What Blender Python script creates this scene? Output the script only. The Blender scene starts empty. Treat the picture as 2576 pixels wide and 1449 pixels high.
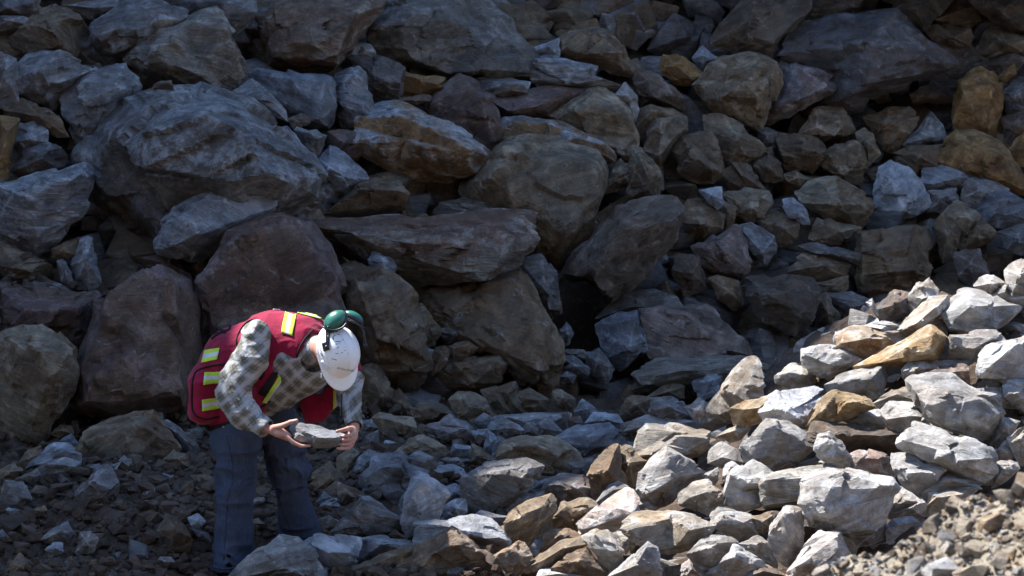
import bpy, bmesh, math, random
import numpy as np
from mathutils import Vector, Matrix, Quaternion

# ------------------------------------------------------------------ camera, sky, sun, exposure
scene = bpy.context.scene
C = scene.collection
CAMZ, PITCH = 2.6, math.radians(4.0)
cam_data = bpy.data.cameras.new('camera')
cam_data.sensor_width = 36.0
cam_data.lens = 100.0
cam_data.clip_end = 500.0
cam_data.dof.use_dof = True
cam_data.dof.focus_distance = 16.0
cam_data.dof.aperture_fstop = 7.0
cam = bpy.data.objects.new('camera', cam_data)
C.objects.link(cam)
cam.location = (0, 0, CAMZ)
cam.rotation_euler = (math.radians(90) - PITCH, 0, 0)
scene.camera = cam

SUN = Vector((-0.50, 0.20, 0.84)).normalized()
world = bpy.data.worlds.new("World")
scene.world = world
world.use_nodes = True
wn = world.node_tree
bg = wn.nodes['Background']
sky = wn.nodes.new('ShaderNodeTexSky')
sky.sky_type = 'NISHITA'
sky.sun_disc = False
sky.sun_elevation = math.asin(SUN.z)
sky.sun_rotation = math.atan2(SUN.x, SUN.y)
sky.altitude = 400
sky.air_density = 1.0
sky.dust_density = 0.1
sky.ozone_density = 3.0
wn.links.new(sky.outputs[0], bg.inputs[0])
bg.inputs[1].default_value = 0.15
sl = bpy.data.lights.new('sun', 'SUN')
sl.energy = 5.0
sl.angle = math.radians(0.5)
sl.color = (1.0, 0.965, 0.92)
so = bpy.data.objects.new('sun', sl)
C.objects.link(so)
so.rotation_euler = SUN.to_track_quat('Z', 'Y').to_euler()
so.location = (-20, 0, 40)
scene.view_settings.view_transform = 'Standard'
scene.view_settings.look = 'None'
scene.view_settings.exposure = 1.45
scene.view_settings.gamma = 1.0

# ------------------------------------------------------------------ helpers
RS = np.random.RandomState(7)
_L = RS.rand(64, 64, 64).astype(np.float32)

def vnoise(p):
    """value noise in [-1,1] for an (n,3) array"""
    p = np.asarray(p, dtype=np.float64)
    f = np.floor(p)
    t = (p - f).astype(np.float32)
    i = f.astype(np.int64) & 63
    j = (i + 1) & 63
    t = t * t * t * (t * (t * 6 - 15) + 10)
    x, y, z = t[:, 0], t[:, 1], t[:, 2]
    a = _L[i[:, 0], i[:, 1], i[:, 2]] * (1 - x) + _L[j[:, 0], i[:, 1], i[:, 2]] * x
    b = _L[i[:, 0], j[:, 1], i[:, 2]] * (1 - x) + _L[j[:, 0], j[:, 1], i[:, 2]] * x
    c = _L[i[:, 0], i[:, 1], j[:, 2]] * (1 - x) + _L[j[:, 0], i[:, 1], j[:, 2]] * x
    d = _L[i[:, 0], j[:, 1], j[:, 2]] * (1 - x) + _L[j[:, 0], j[:, 1], j[:, 2]] * x
    e = a * (1 - y) + b * y
    g = c * (1 - y) + d * y
    return (e * (1 - z) + g * z) * 2 - 1

def fbm(p, octs=3, gain=0.5):
    s = 0; a = 1.0; n = 0
    for k in range(octs):
        s = s + a * vnoise(p * (2.03 ** k) + 17.3 * k)
        n += a; a *= gain
    return s / n

FW = np.array([0, math.cos(PITCH), -math.sin(PITCH)])
UP = np.array([0, math.sin(PITCH), math.cos(PITCH)])
RT = np.array([1.0, 0, 0])
def ray(u, v):
    ux = (u - 1287.5) / 2575 * .36
    vy = (724.5 - v) / 2575 * .36
    d = FW + ux * RT + vy * UP
    return d
def at(u, v, Y):
    """photo position at the distance Y along the view"""
    d = ray(u, v)
    return np.array([0, 0, CAMZ]) + d * (Y / d[1])

def sstep(a, b, x):
    t = np.clip((x - a) / (b - a), 0, 1)
    return t * t * (3 - 2 * t)

YS_X = [-6, -4, -2.5, -1.2, 0, 1.5, 3, 6]
YS_Y = [17.8, 18.0, 18.4, 19.1, 19.7, 20.4, 20.9, 21.2]
def ground_z(x, y, heap=1.0):
    """the quarry's ground: a gentle apron, the talus wall behind, the heap at right, the cliff above"""
    x = np.asarray(x, float); y = np.asarray(y, float)
    z = 0.12 * (y - 16)
    z = np.maximum(z, -1.5)
    s = 0.04 + 0.46 * sstep(0.0, 2.7, x)
    yc = 17.6
    h = s * np.clip(y - 15.0, 0, yc - 15.0) - 0.75 * np.clip(y - yc, 0, 99)
    z = z + np.maximum(h, 0) * heap - .17 * np.exp(-((x + 1.5) / .5) ** 2 - ((y - 15.4) / .5) ** 2)
    ys = np.interp(x, YS_X, YS_Y)
    tal = 0.85 * np.clip(y - ys, 0, 5.0) + 2.2 * np.clip(y - ys - 5.0, 0, 6)
    return z + tal

_yy = np.arange(11.0, 34.0, 0.02)
CRU = [0, 1560, 1740, 1900, 2000, 2100, 2280, 2420, 2575]
CRV = [1000, 1000, 990, 895, 905, 830, 700, 695, 690]
def depth_at(u, v, cv=None):
    d = ray(u, v)
    t = _yy / d[1]
    px = d[0] * t; pz = CAMZ + d[2] * t
    behind = cv is not None and cv < np.interp(u, CRU, CRV)
    g = ground_z(px, _yy, 0.0 if behind else 1.0)
    hit = np.nonzero(pz < g)[0]
    return float(_yy[hit[0]]) if len(hit) else 27.0

def tag(o, label=None, cat=None, group=None, kind=None):
    if label: o['label'] = label
    if cat: o['category'] = cat
    if group: o['group'] = group
    if kind: o['kind'] = kind
    return o

def mesh_obj(name, verts, faces, mats, parent=None, smooth=True, sharp=None, loc=None):
    me = bpy.data.meshes.new(name)
    verts = np.asarray(verts, dtype=np.float32)
    if isinstance(faces, np.ndarray):
        nf, k = faces.shape
        me.vertices.add(len(verts)); me.vertices.foreach_set('co', verts.ravel())
        me.loops.add(nf * k); me.loops.foreach_set('vertex_index', faces.astype(np.int32).ravel())
        me.polygons.add(nf); me.polygons.foreach_set('loop_start', np.arange(nf, dtype=np.int32) * k)
        me.update(calc_edges=True)
    else:
        me.from_pydata([tuple(map(float, p)) for p in verts], [], faces)
    me.polygons.foreach_set('use_smooth', np.full(len(me.polygons), bool(smooth)))
    if smooth:
        if sharp: me.set_sharp_from_angle(angle=math.radians(sharp))
    for m in (mats if isinstance(mats, (list, tuple)) else [mats]): me.materials.append(m)
    o = bpy.data.objects.new(name, me)
    if loc is not None: o.location = loc
    C.objects.link(o)
    if parent is not None: o.parent = parent
    return o

def vattr(o, name, arr):
    a = o.data.attributes.new(name, 'FLOAT', 'POINT')
    a.data.foreach_set('value', np.asarray(arr, dtype=np.float32))

# ------------------------------------------------------------------ materials
class NT:
    def __init__(s, name):
        s.m = bpy.data.materials.new(name); s.m.use_nodes = True
        s.t = s.m.node_tree; s.b = s.t.nodes['Principled BSDF']
        s.b.inputs['Roughness'].default_value = 0.85
    def n(s, typ, **kw):
        x = s.t.nodes.new(typ)
        for k, v in kw.items():
            if k.startswith('i_'):
                x.inputs[int(k[2:])].default_value = v
            else: setattr(x, k, v)
        return x
    def l(s, a, b): s.t.links.new(a, b)
    def noise(s, vec, scale, detail=4, rough=.6, dist=0):
        x = s.n('ShaderNodeTexNoise'); x.inputs['Scale'].default_value = scale
        x.inputs['Detail'].default_value = detail; x.inputs['Roughness'].default_value = rough
        x.inputs['Distortion'].default_value = dist
        s.l(vec, x.inputs['Vector']); return x.outputs['Fac']
    def mapv(s, vec, scale=(1, 1, 1), rot=(0, 0, 0), loc=(0, 0, 0)):
        x = s.n('ShaderNodeMapping'); x.inputs['Scale'].default_value = scale
        x.inputs['Rotation'].default_value = rot; x.inputs['Location'].default_value = loc
        s.l(vec, x.inputs['Vector']); return x.outputs[0]
    def ramp(s, fac, a, b, c0=0.0, c1=1.0):
        x = s.n('ShaderNodeMapRange'); x.interpolation_type = 'SMOOTHSTEP'
        x.inputs[1].default_value = a; x.inputs[2].default_value = b
        x.inputs[3].default_value = c0; x.inputs[4].default_value = c1
        s.l(fac, x.inputs[0]); return x.outputs[0]
    def mix(s, fac, a, b, mode='MIX'):
        x = s.n('ShaderNodeMix'); x.data_type = 'RGBA'; x.blend_type = mode
        for k, v in ((0, fac), (6, a), (7, b)):
            if hasattr(v, 'links') or hasattr(v, 'is_output'): s.l(v, x.inputs[k])
            else: x.inputs[k].default_value = (v if k == 0 else tuple(v) + ((1,) if len(v) == 3 else ()))
        return x.outputs[2]
    def math(s, op, a, b=0.0):
        x = s.n('ShaderNodeMath'); x.operation = op
        for k, v in ((0, a), (1, b)):
            if hasattr(v, 'is_output'): s.l(v, x.inputs[k])
            else: x.inputs[k].default_value = v
        return x.outputs[0]
    def bump(s, h, dist, strength=1.0, prev=None):
        x = s.n('ShaderNodeBump'); x.inputs['Distance'].default_value = dist
        x.inputs['Strength'].default_value = strength
        s.l(h, x.inputs['Height'])
        if prev is not None: s.l(prev, x.inputs['Normal'])
        return x.outputs[0]

def rock_mat(name, c1, c2, rust=(0.17, 0.09, 0.04), rust_amt=0.35, band=0.4, bscale=9.0, vein=0.4, dust=(0.20, 0.152, 0.10), dust_amt=0.3):
    c1 = tuple(x * .84 for x in c1); c2 = tuple(x * 1.14 for x in c2)
    k = NT(name)
    tc = k.n('ShaderNodeTexCoord').outputs['Object']
    oi = k.n('ShaderNodeObjectInfo').outputs['Random']
    off = k.n('ShaderNodeCombineXYZ'); 
    sc = k.math('MULTIPLY', oi, 37.0); k.l(sc, off.inputs[0]); k.l(sc, off.inputs[1])
    add = k.n('ShaderNodeVectorMath'); add.operation = 'ADD'; k.l(tc, add.inputs[0]); k.l(off.outputs[0], add.inputs[1])
    v = add.outputs[0]
    st = k.n('ShaderNodeAttribute'); st.attribute_name = 'stain'; st = st.outputs['Fac']
    tone = k.n('ShaderNodeAttribute'); tone.attribute_name = 'tone'; tone = tone.outputs['Fac']
    # foliation: stretched, warped layers of the stone
    vs = k.mapv(v, (1.2, 1.2, bscale))
    folia = k.noise(vs, 1.6, 6, .65, .7)
    folia2 = k.noise(k.mapv(v, (2.5, 2.5, bscale * 2.4)), 2.0, 7, .7, .9)
    big = k.noise(v, 1.7, 3, .6, .3)
    fine = k.noise(v, 75, 3, .7)
    speck = k.noise(v, 170, 2, .7)
    mid = k.noise(v, 14, 5, .7, .4)
    g = k.ramp(folia, .38, .62)
    base = k.mix(g, c1, c2)
    lite = tuple(min(.62, x * 1.75 + .03) for x in c2); dark = tuple(x * .5 for x in c1)
    if band > 0:
        bb = k.math('MULTIPLY', k.ramp(folia2, .5, .68), band)
        base = k.mix(bb, base, lite)
        bd = k.math('MULTIPLY', k.ramp(folia2, .47, .3), band * .9)
        base = k.mix(bd, base, dark)
    # rust stains per broken face, in patches
    r1 = k.ramp(k.math('ADD', k.math('MULTIPLY', big, .9), k.math('MULTIPLY', mid, .45)), .55, .78)
    rm = k.math('MULTIPLY', k.math('ADD', k.math('MULTIPLY', r1, .7), k.math('MULTIPLY', st, .9)), rust_amt)
    rm = k.math('MINIMUM', k.math('MULTIPLY', rm, k.ramp(mid, .25, .6, .55, 1.25)), .95)
    rustv = k.mix(k.ramp(mid, .35, .7), rust, tuple(x * .45 for x in rust))
    base = k.mix(rm, base, rustv)
    # dust film
    dm = k.math('MULTIPLY', k.ramp(k.noise(v, 3.1, 4, .7, .2), .42, .66), dust_amt)
    base = k.mix(dm, base, dust)
    # pale veins and scratches
    vo = k.n('ShaderNodeTexVoronoi'); vo.feature = 'DISTANCE_TO_EDGE'; vo.inputs['Scale'].default_value = 2.3
    wv = k.n('ShaderNodeVectorMath'); wv.operation = 'ADD'
    nz = k.n('ShaderNodeTexNoise'); nz.inputs['Scale'].default_value = 3.0; nz.inputs['Detail'].default_value = 4; k.l(v, nz.inputs['Vector'])
    sc2 = k.n('ShaderNodeVectorMath'); sc2.operation = 'SCALE'; sc2.inputs[3].default_value = .45; k.l(nz.outputs['Color'], sc2.inputs[0])
    k.l(v, wv.inputs[0]); k.l(sc2.outputs[0], wv.inputs[1]); k.l(wv.outputs[0], vo.inputs['Vector'])
    vein_m = k.math('MULTIPLY', k.math('MULTIPLY', k.ramp(vo.outputs['Distance'], .022, .004), k.ramp(mid, .5, .62)), vein)
    base = k.mix(vein_m, base, (.5, .5, .48))
    # mineral grain
    base = k.mix(k.math('MULTIPLY', k.ramp(fine, .56, .72), .33), base, lite)
    base = k.mix(k.math('MULTIPLY', k.ramp(speck, .45, .3), .5), base, dark)
    # paler bruised edges
    wn_ = k.n('ShaderNodeAttribute'); wn_.attribute_name = 'worn'
    base = k.mix(k.math('MULTIPLY', k.math('MULTIPLY', wn_.outputs['Fac'], k.ramp(k.noise(v, 11, 5, .75, .3), .44, .6)), .6), base, lite)
    # tone of each broken face and of each rock
    tn = k.math('ADD', k.math('MULTIPLY', tone, .42), k.math('MULTIPLY', oi, .34))
    tn = k.math('ADD', tn, .64)
    tn = k.math('MULTIPLY', tn, k.ramp(k.noise(v, 6.5, 6, .72, .5), .3, .7, .58, 1.40))
    mul = k.n('ShaderNodeVectorMath'); mul.operation = 'SCALE'; k.l(base, mul.inputs[0]); k.l(tn, mul.inputs[3])
    k.l(mul.outputs[0], k.b.inputs['Base Color'])
    k.b.inputs['Roughness'].default_value = .62
    k.b.inputs['Specular IOR Level'].default_value = .5
    h = k.math('ADD', k.math('MULTIPLY', folia2, .9), k.math('MULTIPLY', k.noise(v, 17, 7, .8, .4), 1.2))
    n1 = k.bump(h, .04, .85)
    n2 = k.bump(k.noise(v, 95, 3, .75), .006, .6, n1)
    k.l(n2, k.b.inputs['Normal'])
    return k.m

G1, G2 = (.20, .20, .205), (.285, .285, .285)
M = {}
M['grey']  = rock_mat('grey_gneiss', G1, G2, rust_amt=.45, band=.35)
M['greyl'] = rock_mat('sunlit_grey_gneiss', (.31, .30, .29), (.42, .41, .39), rust=(.30, .19, .10), rust_amt=.35, band=.4)  # grey mix lightened for the rocks lying in the sun
M['greyp'] = rock_mat('pale_grey_gneiss', (.25, .25, .25), (.34, .34, .34), rust=(.22, .16, .11), rust_amt=.4, band=.5)
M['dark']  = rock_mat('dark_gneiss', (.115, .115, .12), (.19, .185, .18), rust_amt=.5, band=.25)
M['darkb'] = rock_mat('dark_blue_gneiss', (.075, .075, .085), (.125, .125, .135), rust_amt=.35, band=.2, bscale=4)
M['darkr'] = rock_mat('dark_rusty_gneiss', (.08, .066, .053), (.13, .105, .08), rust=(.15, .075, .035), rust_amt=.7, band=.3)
M['brown'] = rock_mat('brown_gneiss', (.13, .09, .054), (.195, .143, .09), rust=(.22, .115, .045), rust_amt=.65, band=.25, dust_amt=.5)
M['brownl'] = rock_mat('brown_sunny_gneiss', (.24, .185, .13), (.34, .28, .21), rust_amt=.5, band=.3)  # sunlit copy of the brown mix
M['tan']   = rock_mat('tan_gneiss', (.195, .148, .094), (.285, .228, .158), rust=(.25, .14, .055), rust_amt=.6, band=.3, dust_amt=.4)
M['tanl']  = rock_mat('sunlit_tan_gneiss', (.33, .30, .255), (.44, .41, .36), rust=(.36, .23, .11), rust_amt=.5, band=.35)  # tan mix with the sunlight's brightness put into its colour
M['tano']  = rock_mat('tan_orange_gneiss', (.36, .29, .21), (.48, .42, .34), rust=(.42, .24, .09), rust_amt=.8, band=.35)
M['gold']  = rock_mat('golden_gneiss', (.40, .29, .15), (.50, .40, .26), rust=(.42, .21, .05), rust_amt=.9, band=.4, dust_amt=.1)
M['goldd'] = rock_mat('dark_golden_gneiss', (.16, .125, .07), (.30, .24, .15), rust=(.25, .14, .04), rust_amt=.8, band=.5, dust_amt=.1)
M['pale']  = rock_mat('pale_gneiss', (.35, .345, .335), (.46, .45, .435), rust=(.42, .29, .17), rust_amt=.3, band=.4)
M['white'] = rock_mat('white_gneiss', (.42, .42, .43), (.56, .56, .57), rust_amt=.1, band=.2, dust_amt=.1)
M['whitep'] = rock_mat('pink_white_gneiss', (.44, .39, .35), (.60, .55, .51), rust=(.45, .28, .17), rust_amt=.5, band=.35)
M['blue']  = rock_mat('blue_grey_gneiss', (.17, .177, .192), (.245, .254, .275), rust_amt=.12, band=.2, dust_amt=.12)
M['blueb'] = rock_mat('bright_blue_gneiss', (.235, .245, .265), (.33, .342, .37), rust_amt=.12, band=.4, dust_amt=.12)
M['bluel'] = rock_mat('pale_blue_gneiss', (.33, .34, .36), (.44, .45, .475), rust_amt=.08, band=.3, dust_amt=.1)
M['bluer'] = rock_mat('pink_blue_gneiss', (.20, .19, .20), (.28, .255, .26), rust=(.24, .15, .11), rust_amt=.5, band=.25)
M['band']  = rock_mat('banded_gneiss', (.19, .195, .20), (.29, .29, .30), rust_amt=.2, band=.95, bscale=12)
M['bigg']  = rock_mat('folded_gneiss', (.155, .155, .16), (.225, .225, .225), rust=(.14, .105, .08), rust_amt=.75, band=.65, bscale=6)
M['bigt']  = rock_mat('smooth_tan_gneiss', (.175, .16, .14), (.235, .22, .195), rust=(.19, .145, .10), rust_amt=.5, band=.25, bscale=7, vein=.5)
M['layer'] = rock_mat('layered_gneiss', (.155, .135, .105), (.235, .21, .175), rust_amt=.4, band=.8, bscale=14)
M['layerl'] = rock_mat('sunlit_layered_gneiss', (.24, .21, .165), (.40, .37, .31), rust=(.3, .19, .1), rust_amt=.4, band=.8, bscale=14)  # paler copy of the layered mix, for the sunny heap
M['rust']  = rock_mat('rusty_gneiss', (.135, .105, .08), (.20, .165, .13), rust=(.17, .08, .035), rust_amt=.85, band=.3)
M['rustl'] = rock_mat('rust_brown_gneiss', (.20, .145, .10), (.28, .215, .155), rust=(.22, .12, .055), rust_amt=.75, band=.25)
M['rusty'] = rock_mat('rusty_purple_slab', (.135, .125, .10), (.215, .20, .165), rust=(.21, .095, .05), rust_amt=1.0, band=.8, bscale=13)
M['orange'] = rock_mat('orange_gneiss', (.23, .14, .065), (.33, .20, .09), rust=(.38, .19, .05), rust_amt=1.1, band=.2, dust_amt=.15)
M['orangeg'] = rock_mat('orange_faced_gneiss', (.21, .21, .215), (.30, .30, .30), rust=(.29, .15, .045), rust_amt=1.25, band=.4, dust_amt=.05)
M['purple'] = rock_mat('purple_gneiss', (.105, .066, .066), (.155, .105, .095), rust=(.19, .105, .05), rust_amt=.62, band=.25, vein=.35)
M['redb']  = rock_mat('red_brown_gneiss', (.17, .125, .10), (.235, .18, .15), rust=(.19, .11, .075), rust_amt=.6, band=.25)
M['redg']  = rock_mat('red_grey_gneiss', (.19, .175, .17), (.26, .25, .245), rust=(.21, .13, .10), rust_amt=.7, band=.25)
M['redl']  = rock_mat('light_red_gneiss', (.36, .30, .27), (.48, .43, .40), rust=(.36, .2, .14), rust_amt=.7, band=.3)
M['earth'] = rock_mat('earthy_rock', (.085, .056, .036), (.125, .086, .056), rust=(.13, .07, .04), rust_amt=.6, band=.1, dust=(.13, .085, .055), dust_amt=.8)
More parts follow.
